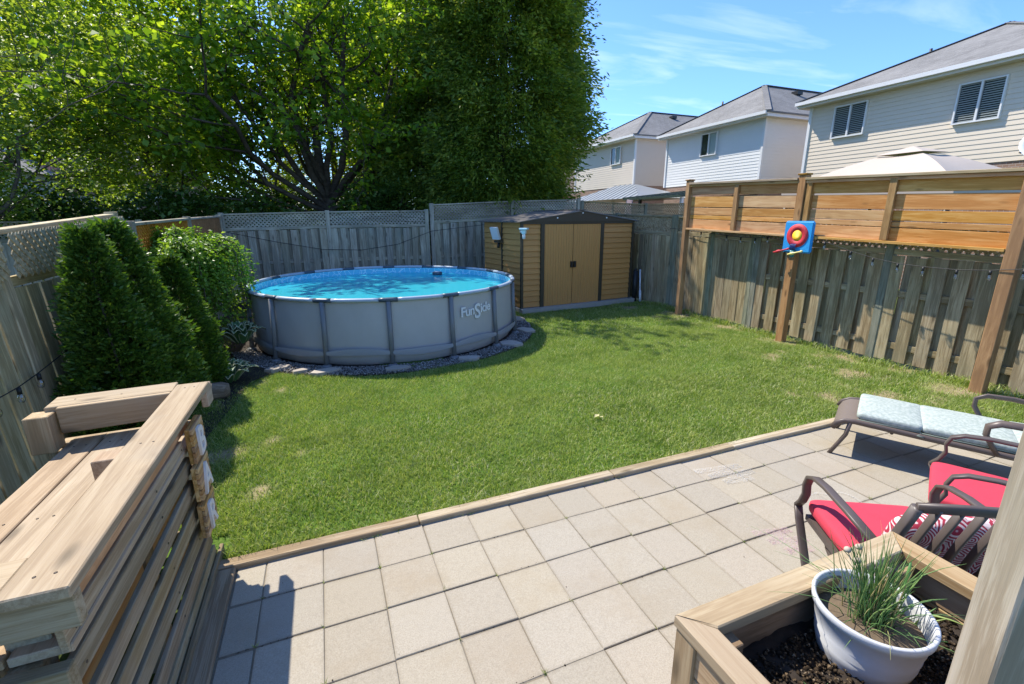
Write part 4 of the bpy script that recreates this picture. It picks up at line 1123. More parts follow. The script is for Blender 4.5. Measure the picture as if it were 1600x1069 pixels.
k.pbr(k.ramp(a_.outputs['Fac'], [(0, (.018, .013, .009)), (.7, (.05, .035, .022)), (.9, (.14, .10, .06)), (1, (.25, .2, .14))]), .95, spec=.1); M['crumb'] = k.m
o = pebbles('soil_crumbs', 3500, soilpts, M['crumb'], .003, .011); o['label'] = 'crumbly dark soil and wood bits in the planter box'; o['category'] = 'soil'

# white pot with chives
M['pot'] = plain('white_pot', (.52, .525, .53), .5, nz=.12, scale=16, bump=.08)
PTx, PTy, PTz = 1.455, .67, .80
pot = thing('flower_pot', 'white ribbed plastic pot sunk in the soil of the planter box', 'pot', (PTx, PTy, PTz - .22))
pr_ = [(.0, -.235), (.105, -.235), (.118, -.2), (.128, -.16), (.134, -.135), (.131, -.13), (.138, -.105), (.135, -.1), (.143, -.07), (.147, -.03), (.156, -.026), (.158, -.004), (.154, .0), (.147, -.002), (.143, -.03), (.138, -.075), (.134, -.09)]
MB().lathe(pr_, 56, c=(PTx, PTy, PTz)).build('pot_body', M['pot'], pot)
m = MB(); m.lathe([(.001, -.052), (.06, -.05), (.11, -.058), (.14, -.065)], 40, c=(PTx, PTy, PTz))
M['dry_soil'] = plain('dry_soil', (.13, .095, .06), .95, nz=.5, scale=80, bump=.9)
m.build('pot_soil', M['dry_soil'], pot)
M['chive'] = leafmat('chive_leaf', [(0, (.09, .20, .06)), (.5, (.17, .31, .10)), (.82, (.28, .40, .14)), (.92, (.46, .40, .18)), (1, (.55, .46, .24))], .25)
def stalks(n, c, spread, h0, h1, r, lean, mat, name, parent):
    Vv, Ff, Rr = [], [], []
    for i in range(n):
        a = RNG.uniform(0, 6.28); d = abs(RNG.normal(0, spread)); bx, by = c[0] + d * math.cos(a), c[1] + d * math.sin(a)
        h = RNG.uniform(h0, h1); a2 = a + RNG.normal(0, .8); ln = lean * RNG.uniform(.15, 1.2) * (0.4 + d / spread * .5)
        pts = [(bx + math.cos(a2) * ln * h * t ** 1.7, by + math.sin(a2) * ln * h * t ** 1.7, c[2] + h * (t - .25 * ln * t ** 3)) for t in np.linspace(0, 1, 6)]
        m = MB(); m.tube(pts, [r, r, r * .95, r * .85, r * .6, r * .15], 4, cap=False, smooth=False); b = len(Vv); Vv += m.v; Ff += [[q + b for q in f] for f in m.f]; Rr += [RNG.random()] * len(m.f)
    return add(name, np_mesh(name, np.array(Vv), np.array(Ff), mat, np.array(Rr)), parent=parent)
cz = PTz - .055
cv = thing('chive_plant', 'bushy clump of thin green chives growing in the white pot', 'plant', (PTx, PTy, cz))
stalks(170, (PTx + .01, PTy + .005, cz), .032, .10, .30, .0018, .42, M['chive'], 'leaves', cv)
stalks(70, (PTx + .01, PTy, cz), .045, .04, .16, .0014, 1.9, M['chive'], 'dry_leaves', cv)
M['seedhead'] = plain('dry_seedhead', (.45, .38, .30), .9, nz=.3, scale=200)
for i, (x, y, z) in enumerate(((.06, .10, .17), (.02, .075, .15), (.09, .06, .13), (-.015, .09, .19), (.11, .03, .12))):
    MB().tube([(PTx + x * .2, PTy + y * .2, cz), (PTx + x * .6, PTy + y * .6, cz + z * .6), (PTx + x, PTy + y, cz + z)], .0013, 4).build('flower_stem', M['seedhead'], cv)
    MB().lathe([(.0, -.008), (.009, -.004), (.011, .004), (.006, .01), (.0, .012)], 8, c=(PTx + x, PTy + y, cz + z)).build('seedhead', M['seedhead'], cv)
M['onion'] = leafmat('onion_leaf', [(0, (.10, .24, .07)), (.6, (.2, .34, .1)), (1, (.36, .4, .12))], .2)
on = thing('onion_plant', 'thick stemmed green onion plant beside the near wooden post', 'plant', (1.62, .65, .63))
MB().tube([(1.60, .64, .62), (1.605, .655, .74), (1.612, .67, .84), (1.617, .675, .9)], [.011, .01, .008, .003], 8).build('stalk', M['onion'], on)
MB().tube([(1.60, .64, .63), (1.56, .70, .70), (1.50, .755, .715)], [.006, .005, .002], 6).build('stalk', M['onion'], on)
stalks(26, (1.60, .64, .62), .035, .06, .16, .006, 1.2, M['onion'], 'leaves', on)
lp = thing('leafy_seedling', 'small leafy green seedlings in the soil behind the white pot', 'plant', (1.70, .73, .62))
stalks(34, (1.68, .74, .62), .04, .04, .11, .005, 1.3, M['onion'], 'leaves', lp)
sp = thing('sprout', 'tiny yellow green sprout in the soil at the near edge of planter', 'plant', (1.17, .62, .62))
stalks(14, (1.165, .60, .62), .012, .03, .07, .004, 1.2, M['onion'], 'leaves', sp)

# near wooden post
np_ = thing('deck_post', 'rough grey timber post leaning into the near right corner of view', 'post', (1.33, .36, 0))
frame((1.30, .358, 0), rad(-24))
plank('post', (0, 0, 0), (.0, 0, 2.3), .09, .09, (0, -1, 0), M['post_near'], np_, .006)
plank('side_board', (.085, -.01, 0), (.085, -.01, 2.2), .07, .055, (0, -1, 0), M['fence'], np_, .004)
frame()

# ------------------------------------------------------------------ houses
def sidingmat(name, col):
    k = NT(name); gp = k.n('NewGeometry').outputs['Position']
    f = k.noise(gp, 3, 4, .6)
    c = k.mix(tuple(x * .93 for x in col), col, f)
    k.pbr(c, .5, k.bump(k.noise(k.mapping(gp, (1, 1, 9)), 9, 3), .06, .01), spec=.3); return k.m
M['vinyl_beige'] = sidingmat('beige_vinyl', (.74, .64, .51))
M['vinyl_white'] = sidingmat('white_vinyl', (.74, .74, .73))
M['vinyl_tan'] = sidingmat('tan_vinyl', (.68, .60, .51))
M['trim_white'] = plain('white_trim', (.74, .74, .74), .4, nz=.03)
M['soffit'] = plain('cream_soffit', (.62, .57, .47), .6, nz=.04)
k = NT('house_brick'); gp = k.n('NewGeometry').outputs['Position']; sp_ = k.n('SeparateXYZ'); k.l(gp, sp_.inputs[0])
cb = k.n('CombineXYZ'); k.l(k.math('ADD', sp_.outputs[0], sp_.outputs[1]), cb.inputs[0]); k.l(sp_.outputs[2], cb.inputs[1])
br = k.n('TexBrick'); k.l(cb.outputs[0], br.inputs['Vector']); br.inputs['Scale'].default_value = 4.4; br.inputs['Color1'].default_value = (.33, .2, .14, 1); br.inputs['Color2'].default_value = (.24, .14, .10, 1); br.inputs['Mortar'].default_value = (.4, .36, .32, 1)
k.pbr(br.outputs['Color'], .85, k.bump(br.outputs['Fac'], -.4, .01), spec=.2); M['brick'] = k.m
def shinglemat(name, c0, c1):
    k = NT(name); tc = k.n('TexCoord').outputs['Object']; sp_ = k.n('SeparateXYZ'); k.l(tc, sp_.inputs[0])
    cb = k.n('CombineXYZ'); k.l(k.math('ADD', sp_.outputs[0], sp_.outputs[1]), cb.inputs[0]); k.l(k.math('MULTIPLY', sp_.outputs[2], 2.0), cb.inputs[1])
    br = k.n('TexBrick'); k.l(cb.outputs[0], br.inputs['Vector']); br.inputs['Scale'].default_value = 3.6; br.inputs['Mortar Size'].default_value = .012
    br.inputs['Color1'].default_value = (*c0, 1); br.inputs['Color2'].default_value = (*c1, 1); br.inputs['Mortar'].default_value = tuple(x * .55 for x in c0) + (1,)
    f = k.noise(tc, 22, 4, .7)
    c = k.mix(br.outputs['Color'], tuple(x * .6 for x in c0), k.rng(f, .45, .7, 0, .6))
    c = k.mix(c, tuple(x * 1.25 for x in c1), k.rng(k.noise(tc, .7, 3), .45, .7, 0, .4))
    k.pbr(c, .95, k.bump(k.math('ADD', br.outputs['Fac'], f), -.5, .02), spec=.15); return k.m
M['shingle'] = shinglemat('grey_shingle', (.18, .176, .17), (.245, .24, .232))
M['shingle_brown'] = shinglemat('brown_shingle', (.22, .11, .085), (.30, .16, .12))
k = NT('window_glass'); k.pbr((.02, .03, .035), .06, spec=.8); M['pane'] = k.m
M['blind'] = plain('window_blind', (.27, .30, .30), .6, nz=.04)
M['curtain'] = plain('window_curtain', (.30, .38, .37), .8, nz=.1, scale=6)

def siding(m, a, b_, z0, z1, nrm, lap=.112, pr=.012):
    a, b_ = Vector(a), Vector(b_); nrm = Vector(nrm); n = max(1, round((z1 - z0) / lap)); h = (z1 - z0) / n
    vs = []; fs = []
    for i in range(n):
        q = len(vs); z = z0 + h * i
        for p in (a, b_): vs.append(p + nrm * pr + Vector((0, 0, z)))
        for p in (b_, a): vs.append(p + nrm * .002 + Vector((0, 0, z + h)))
        for p in (a, b_): vs.append(p + nrm * .0 + Vector((0, 0, z)))
        fs += [(q, q + 1, q + 2, q + 3), (q + 4, q + 5, q + 1, q)]
    m.add(vs, fs)

def window(root, X, y0, y1, z0, z1, panes=2, blind=True, curtain=False):
    f = MB(); t = .034
    ym, zm = (y0 + y1) / 2, (z0 + z1) / 2
    f.box((X - .03, ym, z1 - t / 2), (.07, y1 - y0, t)); f.box((X - .03, ym, z0 + t / 2), (.07, y1 - y0, t))
    for y in (y0 + t / 2, y1 - t / 2): f.box((X - .03, y, zm), (.07, t, z1 - z0 - 2 * t))
    f.box((X - .028, ym, zm), (.06, .045, z1 - z0 - 2 * t))
    w = f.build('window', M['trim_white'], root)
    for a, b_ in ((y0 + t, ym - .03), (ym + .03, y1 - t)):
        MB().box((X - .012, (a + b_) / 2, zm), (.008, b_ - a - .002, z1 - z0 - 2 * t - .002)).build('pane', M['pane'], w)
    if blind:
        m = MB(); z = z0 + t + .02
        for a, b_ in ((y0 + t, ym - .03), (ym + .03, y1 - t)):
            z = z0 + t + .02
            while z < z1 - t: m.box((X - .0195, (a + b_) / 2, z), (.004, b_ - a - .03, .022)); z += .052
        m.build('blind', M['blind'], w, kind='stuff')
    if curtain:
        MB().box((X - .019, (y0 + t + ym - .03) / 2, zm), (.004, ym - .03 - y0 - t - .02, z1 - z0 - 2 * t - .03)).build('curtain', M['curtain'], w)

def house(name, label, X0, Y0, Y1, depth, zb, ze, rise, mat, wins, roofmat='shingle', ov=.42, vents=True, group=None):
    root = thing(name, label, 'house', (X0, (Y0 + Y1) / 2, 0), group=group)
    X1 = X0 + depth
    m = MB()
    for a, b_, nr in (((X0, Y1, 0), (X0, Y0, 0), (-1, 0, 0)), ((X0, Y0, 0), (X1, Y0, 0), (0, -1, 0)), ((X1, Y0, 0), (X1, Y1, 0), (1, 0, 0)), ((X1, Y1, 0), (X0, Y1, 0), (0, 1, 0))):
        siding(m, a, b_, zb, ze, nr)
    m.build('siding', M[mat], root)
    MB().box(((X0 + X1) / 2, (Y0 + Y1) / 2, zb / 2 - .05), (depth - .02, Y1 - Y0 - .02, zb + .1)).build('brick_base', M['brick'], root)
    for x, y in ((X0, Y0), (X0, Y1)):
        MB().box((x, y, (zb + ze) / 2), (.09, .09, ze - zb)).build('corner_trim', M['trim_white'], root)
    xa, xb, ya, yb = X0 - ov, X1 + ov, Y0 - ov, Y1 + ov
    m = MB(); m.box(((xa + xb) / 2, (ya + yb) / 2, ze - .012), (xb - xa - .06, yb - ya - .06, .02)); m.build('soffit', M['soffit'], root)
    m = MB()
    for c, d in ((((xa + xb) / 2, ya + .012, ze + .06), (xb - xa, .024, .17)), (((xa + xb) / 2, yb - .012, ze + .06), (xb - xa, .024, .17)), ((xa + .012, (ya + yb) / 2, ze + .06), (.024, yb - ya - .05, .17)), ((xb - .012, (ya + yb) / 2, ze + .06), (.024, yb - ya - .05, .17))):
        m.box(c, d)
    m.build('fascia', M['trim_white'], root)
    m = MB(); m.box((xa - .06, (ya + yb) / 2, ze + .09), (.11, yb - ya, .10)); m.build('gutter', M['trim_white'], root)
    h = (yb - ya) / 2; ym = (ya + yb) / 2; z0 = ze + .14
    r0, r1 = xa + h, max(xb - h, xa + h + .3)
    e = .05
    rs = [(xa - e, ya - e, z0), (xb + e, ya - e, z0), (xb + e, yb + e, z0), (xa - e, yb + e, z0), (r0, ym, z0 + rise), (r1, ym, z0 + rise)]
    lo_ = [(x, y, z - .05) for x, y, z in rs]
    m = MB(); m.add(rs + lo_, [(0, 4, 3), (0, 1, 5, 4), (1, 2, 5), (2, 3, 4, 5), (0, 3, 9, 6), (1, 0, 6, 7), (2, 1, 7, 8), (3, 2, 8, 9), (6, 9, 8, 7)])
    rf = m.build('roof', M[roofmat], root)
    m = MB()
    for a, b_ in ((rs[0], rs[4]), (rs[3], rs[4]), (rs[4], rs[5])): m.bar(Vector(a) + Vector((0, 0, .012)), Vector(b_) + Vector((0, 0, .012)), .2, .02)
    m.build('ridge_cap', M[roofmat], rf)
    if vents:
        for dx, dy in ((-.25, .75), (.55, -.75)):
            zz = z0 + rise * (1 - (abs(dy) / h))
            MB().box((r0 + .5 + dx, ym + dy, zz + .07), (.3, .3, .14)).build('roof_vent', M['black'], rf)
        MB().tube([(r0 - .9, ym + 1.3, z0 + rise * .5), (r0 - .9, ym + 1.3, z0 + rise * .5 + .45)], .04, 8).build('vent_pipe', M['black'], rf)
    for w in wins: window(root, X0 - .02, *w[:4], **(w[4] if len(w) > 4 else {}))
    return root
house('siding_house', 'large beige vinyl sided house with grey hip roof and two upper windows with blinds', 15.2, 5.4, 11.68, 11, 3.2, 5.38, 1.62, 'vinyl_beige', [(9.9, 10.87, 4.3, 5.22), (6.81, 7.74, 4.18, 5.12)], ov=.31)
house('siding_house', 'white vinyl sided house with grey hip roof in the middle of the row', 15.3, 13.5, 18.75, 10, 3.3, 5.42, 1.72, 'vinyl_white', [(15.69, 16.58, 4.42, 5.3, dict(blind=False, curtain=True))], ov=.31)
house('siding_house', 'tan vinyl sided house with grey hip roof behind the metal gazebo beside cedar', 15.3, 21.2, 27.3, 10, 3.55, 5.82, 1.85, 'vinyl_tan', [(22.43, 23.35, 4.72, 5.62, dict(blind=False, curtain=True))], ov=.31)
house('siding_house', 'farthest pale house of the row half hidden behind the tall cedar', 15.3, 30.0, 36.5, 10, 3.4, 5.7, 1.9, 'vinyl_tan', [], vents=False)
house('left_house', 'house with reddish brown roof and white windows glimpsed through the maple leaves', -12.5, 31.0, 39.0, 9, 3.2, 4.4, 2.3, 'brick', [], roofmat='shingle_brown', vents=False) if False else None
def far_house(label, X0, X1, Y0, Y1, ze, rise, wall, roof, wins):
    root = thing('far_house', label, 'house', ((X0 + X1) / 2, Y0, 0))
    MB().box(((X0 + X1) / 2, (Y0 + Y1) / 2, ze / 2), (X1 - X0, Y1 - Y0, ze)).build('wall', M[wall], root)
    xm = (X0 + X1) / 2; o_ = .4
    m = MB(); m.add([(X0 - o_, Y0 - o_, ze), (X1 + o_, Y0 - o_, ze), (X1 + o_, Y1, ze), (X0 - o_, Y1, ze), (xm, Y0 + 2.5, ze + rise), (xm, Y1 - 2, ze + rise)], [(0, 1, 4), (1, 2, 5, 4), (2, 3, 5), (3, 0, 4, 5), (3, 2, 1, 0)]); m.build('roof', M[roof], root)
    for x, z, w, h in wins:
        f = MB(); t = .08
        for dx in (-w / 2 + t / 2, 0, w / 2 - t / 2): f.box((x + dx, Y0 - .03, z), (t, .06, h))
        for dz in (-h / 2 + t / 2, h / 2 - t / 2): f.box((x, Y0 - .03, z + dz), (w, .05, t))
        wn = f.build('window', M['trim_white'], root)
        MB().box((x, Y0 - .012, z), (w - t, .02, h - t)).build('pane', M['pane'], wn)
far_house('house with reddish brown roof and white windows glimpsed behind the left trees', -13.0, -7.2, 32, 41, 4.2, 2.6, 'brick', 'shingle_brown', [(-8.2, 2.6, .9, 1.1), (-9.6, 2.5, 1.0, 1.3), (-11.5, 2.5, 1.2, 1.2)])
far_house('pale grey sided house glimpsed through leaves at the far left', -19, -12.2, 26, 34, 4.0, 2.0, 'vinyl_white', 'shingle', [(-13.5, 2.6, 1.0, 1.1), (-15.5, 2.6, 1.0, 1.1)])
M['canvas_white'] = plain('white_canvas', (.74, .73, .72), .8, nz=.04)
um = thing('patio_umbrella', "white patio umbrella in the garden behind the left fence corner", 'umbrella', (-3.7, 22.5, 0))
MB().lathe([(.02, 2.86), (.7, 2.62), (1.35, 2.36), (1.33, 2.34), (.7, 2.58), (.02, 2.8)], 8, c=(-3.7, 22.5, 0), smooth=False).build('canopy', M['canvas_white'], um)
MB().tube([(-3.7, 22.5, 0), (-3.7, 22.5, 2.84)], .025, 8).build('pole', M['white_metal'], um)

# canopy of the neighbour's soft top gazebo behind the screen
M['canvas'] = plain('beige_canvas', (.47, .40, .335), .85, nz=.04, scale=8)
gz = thing('gazebo', 'domed beige fabric gazebo canopy with vent cap rising behind the wooden screen', 'gazebo', (10.6, 5.65, 0))
cx, cy, hx, hy, zt, zl = 10.6, 5.95, 1.45, 1.5, 3.14, 2.45
m = MB(); N1, N2 = 8, 8
for sd in range(4):
    cor = [(-1, -1), (1, -1), (1, 1), (-1, 1)]; a, b_ = cor[sd], cor[(sd + 1) % 4]
    vs = []; fs = []
    for j in range(N2 + 1):
        t = .24 + (1 - .24) * j / N2
        zc = zt - (zt - zl) * (t ** 1.55)
        for i in range(N1 + 1):
            s_ = i / N1; x = a[0] + (b_[0] - a[0]) * s_; y = a[1] + (b_[1] - a[1]) * s_
            sag = .07 * math.sin(math.pi * s_) * t
            vs.append((cx + hx * x * t, cy + hy * y * t, zc - sag))
    for j in range(N2):
        for i in range(N1): q = j * (N1 + 1) + i; fs.append((q, q + 1, q + N1 + 2, q + N1 + 1))
    m.add(vs, fs, True)
    e = vs[-(N1 + 1):]; vs2 = e + [(x, y, z - .2) for x, y, z in e]
    m.add(vs2, [(i, i + 1, i + N1 + 2, i + N1 + 1) for i in range(N1)])
m.build('canopy', M['canvas'], gz)
m = MB(); m.add([(cx + .4 * sx, cy + .4 * sy, zt - .04 + .01 * sx) for sx, sy in ((-1, -1), (1, -1), (1, 1), (-1, 1))] + [(cx, cy, zt + .1)], [(0, 1, 4), (1, 2, 4), (2, 3, 4), (3, 0, 4), (3, 2, 1, 0)]); m.build('vent_cap', M['canvas'], gz)
for sx in (-1, 1):
    for sy in (-1, 1): MB().tube([(cx + (hx - .08) * sx, cy + (hy - .08) * sy, -.05), (cx + (hx - .08) * sx, cy + (hy - .08) * sy, zl - .05)], .045, 8).build('post', M['black'], gz)

# metal roofed gazebo and green awning between the houses
M['tin'] = plain('grey_tin_roof', (.34, .36, .37), .35, metal=.3, nz=.12, scale=3)
M['green_tin'] = plain('dark_green_roof', (.045, .07, .06), .4, nz=.15, scale=4)
gm = thing('metal_gazebo', 'hardtop gazebo with pale grey metal hip roof in front of tan house', 'gazebo', (13.5, 19.4, 0))
gx0, gx1, gy0, gy1, ge, gr = 12.0, 15.0, 16.2, 22.4, 2.72, 3.42
MB().add([(gx0, gy0, ge), (gx1, gy0, ge), (gx1, gy1, ge), (gx0, gy1, ge), (13.5, 18.6, gr), (13.5, 20.2, gr)] , [(0, 1, 4), (1, 2, 5, 4), (2, 3, 5), (3, 0, 4, 5), (3, 2, 1, 0)]).build('roof', M['tin'], gm)
for i in range(1, 16):
    y = gy0 + (gy1 - gy0) * i / 16
    f = 1.0 if 18.6 <= y <= 20.2 else ((y - gy0) / (18.6 - gy0) if y < 18.6 else (gy1 - y) / (gy1 - 20.2))
    MB().bar((gx0, y, ge + .012), (gx0 + 1.5 * f, y, ge + (gr - ge) * f + .012), .03, .03).build('roof_rib', M['tin'], gm)
for x in (gx0 + .25, gx1 - .25):
    for y in (gy0 + .25, gy1 - .25): MB().box((x, y, ge / 2), (.1, .1, ge)).build('post', M['black'], gm)
aw_ = thing('patio_awning', 'dark green metal patio awning beside the white house behind the screen', 'awning', (13.3, 14.9, 0))
m = MB(); m.add([(11.3, 13.0, 2.68), (11.3, 16.3, 2.68), (15.2, 16.3, 3.08), (15.2, 13.0, 3.08), (11.3, 13.0, 2.6), (11.3, 16.3, 2.6), (15.2, 16.3, 3.0), (15.2, 13.0, 3.0)], [(0, 3, 2, 1), (4, 5, 6, 7), (0, 1, 5, 4), (1, 2, 6, 5), (2, 3, 7, 6), (3, 0, 4, 7)])
m.build('roof', M['green_tin'], aw_)
for i in range(12): y = 13.1 + i * .29; MB().bar((11.3, y, 2.695), (15.2, y, 3.095), .03, .03).build('roof_rib', M['green_tin'], aw_)
for y in (13.1, 16.2): MB().box((11.45, y, 1.3), (.09, .09, 2.6)).build('post', M['trim_white'], aw_)
M['towel'] = plain('mauve_towel', (.42, .34, .42), .9, nz=.2)
tw = thing('hanging_towel', 'pale mauve towel hanging under the dark green awning', 'towel', (11.2, 15.6, 2.2)); 
MB().box((11.22, 15.75, 2.3), (.03, .35, .6), Euler((rad(8), 0, 0)).to_matrix()).build('cloth', M['towel'], tw)
ds = thing('satellite_dish', 'white satellite dish on the wall of the large beige house at the right edge', 'dish', (15.0, 6.2, 3.3))
m = MB(); m.lathe([(.001, 0), (.15, .015), (.28, .05), (.36, .09), (.355, .095), (.27, .06), (.001, .012)], 28)
R_ = Euler((0, rad(-62), rad(25))).to_matrix(); m.v = [tuple(R_ @ Vector(p) + Vector((14.75, 5.78, 3.42))) for p in m.v]; m.build('reflector', M['white_metal'], ds)
MB().tube([(15.15, 6.1, 3.25), (14.9, 6.0, 3.2), (14.76, 5.82, 3.4)], .025, 8).build('arm', M['white_metal'], ds)
MB().tube([(14.76, 5.82, 3.22), (14.45, 6.0, 3.3)], .015, 6).build('feed_arm', M['black'], ds)

# ------------------------------------------------------------------ trees and shrubs
M['trunk'] = wood('tree_bark', (.07, .055, .042), (.11, .09, .07), (.16, .135, .105), 9, False, .95, .1, 1.0)
M['maple'] = leafmat('maple_leaf', [(0, (.05, .13, .014)), (.4, (.13, .27, .03)), (.75, (.25, .42, .05)), (1, (.42, .55, .11))], .5, (2.1, 1.65, .5), dif=.75)
M['maple2'] = leafmat('pale_leaf', [(0, (.07, .14, .02)), (.5, (.16, .28, .04)), (1, (.32, .44, .10))], .5, (2.05, 1.65, .55), dif=.75)
M['cedar_leaf'] = leafmat('cedar_spray', [(0, (.055, .115, .022)), (.45, (.14, .225, .038)), (.8, (.28, .35, .065)), (1, (.46, .47, .12))], .5, (1.9, 1.6, .45), dif=.95)
M['pine'] = leafmat('pine_needle', [(0, (.09, .12, .02)), (.5, (.2, .24, .04)), (1, (.36, .38, .08))], .45)
M['bush'] = leafmat('bush_leaf', [(0, (.025, .055, .012)), (.5, (.05, .105, .018)), (1, (.12, .19, .035))], .35, (1.4, 1.5, .45))
M['arb'] = leafmat('arborvitae_spray', [(0, (.028, .07, .01)), (.5, (.07, .14, .018)), (.85, (.16, .24, .032)), (1, (.30, .36, .065))], .3, (1.3, 1.4, .4))
M['weep'] = leafmat('weeping_leaf', [(0, (.07, .15, .015)), (.5, (.15, .27, .03)), (.85, (.25, .38, .06)), (1, (.38, .46, .13))], .4, (1.35, 1.4, .45))
M['hosta'] = leafmat('hosta_leaf', [(0, (.04, .09, .03)), (1, (.09, .16, .06))], .25)

def unit(v): return v / np.maximum(np.linalg.norm(v, axis=1, keepdims=True), 1e-9)
def leaf_mesh(name, P, D, N, L, W, mat, rnd=None, fold=.25):
    """diamond leaves: P base, D direction, N face normal, L length, W width arrays"""
    D = unit(D); S = unit(np.cross(D, N)); N2 = np.cross(S, D)
    L = L[:, None]; W = W[:, None]
    V = np.stack([P, P + D * L * .45 + S * W * .5 + N2 * W * fold, P + D * L, P + D * L * .45 - S * W * .5 + N2 * W * fold], 1).reshape(-1, 3)
    n = len(P)
    return np_mesh(name, V, np.arange(n * 4).reshape(n, 4), mat, RNG.random(n) if rnd is None else rnd)

def grow(segs, tips, p, d, L, r, depth, maxd, up=.25, spread=.9, nch=(3, 5), wob=.22):
    n = 5; pts = [p.copy()]; rs = [r]; q = p.copy(); dd = d.copy()
    r1 = r * (.5 if depth < maxd else .25)
    kids = []
    k_ = random.randint(*nch)
    for i in range(n):
        dd = (dd + Vector((random.gauss(0, wob), random.gauss(0, wob), random.gauss(0, wob) * .6 + up * .15))).normalized()
        q = q + dd * L / n; pts.append(q.copy()); rs.append(r + (r1 - r) * (i + 1) / n)
        if depth >= maxd - 1: tips.append((q.copy(), dd.copy()))
    segs.append((pts, rs))
    if depth < maxd:
        for j in range(k_):
            t = random.uniform(.3, 1.0) if j < k_ - 1 else 1.0
            i = min(n, max(1, int(round(t * n))))
            az = random.uniform(0, 2 * math.pi); e1 = dd.orthogonal().normalized(); e2 = dd.cross(e1)
            sd = (e1 * math.cos(az) + e2 * math.sin(az))
            nd = (dd * (1 - spread * .45) + sd * spread * random.uniform(.5, 1.0) + Vector((0, 0, up * .5))).normalized()
            grow(segs, tips, pts[i], nd, L * random.uniform(.5, .72), rs[i] * random.uniform(.45, .65), depth + 1, maxd, up, spread, nch, wob)

def branches(name, segs, parent, mat, minr=.0, n=7):
    m = MB()
    for pts, rs in segs:
        if rs[0] < minr: continue
        m.tube(pts, [max(x, .006) for x in rs], n if rs[0] > .05 else 4, cap=False)
    return m.build(name, mat, parent)

def leaves_at(centers, per, sig, L0, L1, asp, mat, name, parent, hang=.3, flat=.6, out_from=None):
    C = np.repeat(np.array(centers), per, 0); n = len(C)
    off = RNG.normal(0, 1, (n, 3)) * np.array([sig, sig, sig * flat])
    P = C + off
    D = RNG.normal(0, 1, (n, 3)); D[:, 2] = D[:, 2] * .5 - hang
    if out_from is not None: D += unit(P - np.array(out_from)) * .8
    N = RNG.normal(0, .55, (n, 3)); N[:, 2] += 1
    L = RNG.uniform(L0, L1, n); 
    rnd = np.clip(np.repeat(RNG.random(len(centers)), per) * .55 + RNG.random(n) * .5 - .02, 0, 1)
    return add(name, leaf_mesh(name, P, D, N, L, L * asp * RNG.uniform(.8, 1.2, n), mat, rnd), parent=parent)

def ell_points(n, c, r, rmin=.45, zlow=-1.0):
    out = []
    while len(out) < n:
        d = RNG.normal(0, 1, 3); d /= np.linalg.norm(d)
        if d[2] < zlow: continue
        lump = 1 + .16 * math.sin(d[0] * 5 + d[2] * 4) * math.sin(d[1] * 6 + 1)
        q = RNG.uniform(rmin ** 3, 1) ** (1 / 3) * lump
        out.append(np.array(c) + d * q * np.array(r))
    return out

def broad_tree(label, base, forkz, limbs, leaf, nclump, c, r, per=26, sig=.3, L0=.08, L1=.15, group=None, trunk_r=.17, maxd=2, name='deciduous_tree', rmin=.45, tipper=14, zlow=-.75, opening=None):
    root = thing(name, label, 'tree', base, group=group)
    b = Vector(base); segs = []; tips = []
    pts = [b + Vector((random.gauss(0, .03), random.gauss(0, .03), forkz * t)) for t in (-.02, .3, .6, .85, 1.0)]
    segs.append((pts, [trunk_r * 1.35, trunk_r * 1.05, trunk_r * .98, trunk_r * .95, trunk_r * .9]))
    for (dx, dy, dz, L, rr, t) in limbs:
        st = b + Vector((0, 0, forkz * t)); grow(segs, tips, st, Vector((dx, dy, dz)).normalized(), L, rr, 1, maxd + 1)
    branches('trunk', segs, root, M['trunk'])
    cen = [np.array(t_[0]) for t_ in tips if t_[0].z > 1.9]
    if cen: pass
    allc = ell_points(nclump, c, r, rmin, zlow)
    if opening: allc = [p for p in allc if not (p[1] < base[1] + .3 and abs(p[0] - base[0] - opening[0]) < opening[1] and random.random() < .62)]
    def sunny(p): return p[0] + SUN_DIR.x / SUN_DIR.z * -(p[2] - 1.2) < -.55 and p[1] - SUN_DIR.y / SUN_DIR.z * (p[2] - 1.2) < 9.3 or p[1] - .66 * p[2] < 6.9 and p[0] + .37 * p[2] < 3.4
    allc = [p for p in allc if not sunny(p)]; cen = [p for p in cen if not sunny(p)]
    if tipper and cen:
        leaves_at(cen, tipper, sig * .8, L0, L1, .75, leaf, 'foliage', root)
    leaves_at(allc, per, sig, L0, L1, .75, leaf, 'crown', root)
    return root

# the big maple behind the back fence
mb = (.35, 17.2, 0)
limbs = [(-.05, -.05, 1, 5.8, .15, 1.0), (-.3, -.3, 1, 5.2, .12, .95), (.2, -.25, 1, 5.2, .12, 1.0), (-.65, -.35, .9, 5.2, .11, .9), (.55, -.3, .9, 5.0, .11, .9), (-1, -.35, .7, 5.0, .095, .85), (-1, -.3, .3, 5.0, .08, .8), (.95, -.25, .45, 4.4, .08, .85), (-.15, -.05, 1, 5.6, .12, 1.0), (.22, .05, 1, 4.8, .11, 1.0), (-.75, -.15, .75, 4.4, .09, .95), (.6, -.1, .8, 4.2, .09, .95), (.15, -.5, .9, 3.8, .08, .95),
         (-1, -.1, .42, 4.6, .075, .85), (.95, -.05, .5, 4.2, .075, .9), (-.9, .15, .2, 4.2, .06, .75), (.85, .25, .22, 3.8, .05, .8), (-.2, .7, .9, 3.8, .08, 1), (-.6, -.3, .1, 3.4, .05, .7), (.5, .4, 1, 4, .08, 1), (-.5, .4, 1, 4, .08, 1)]
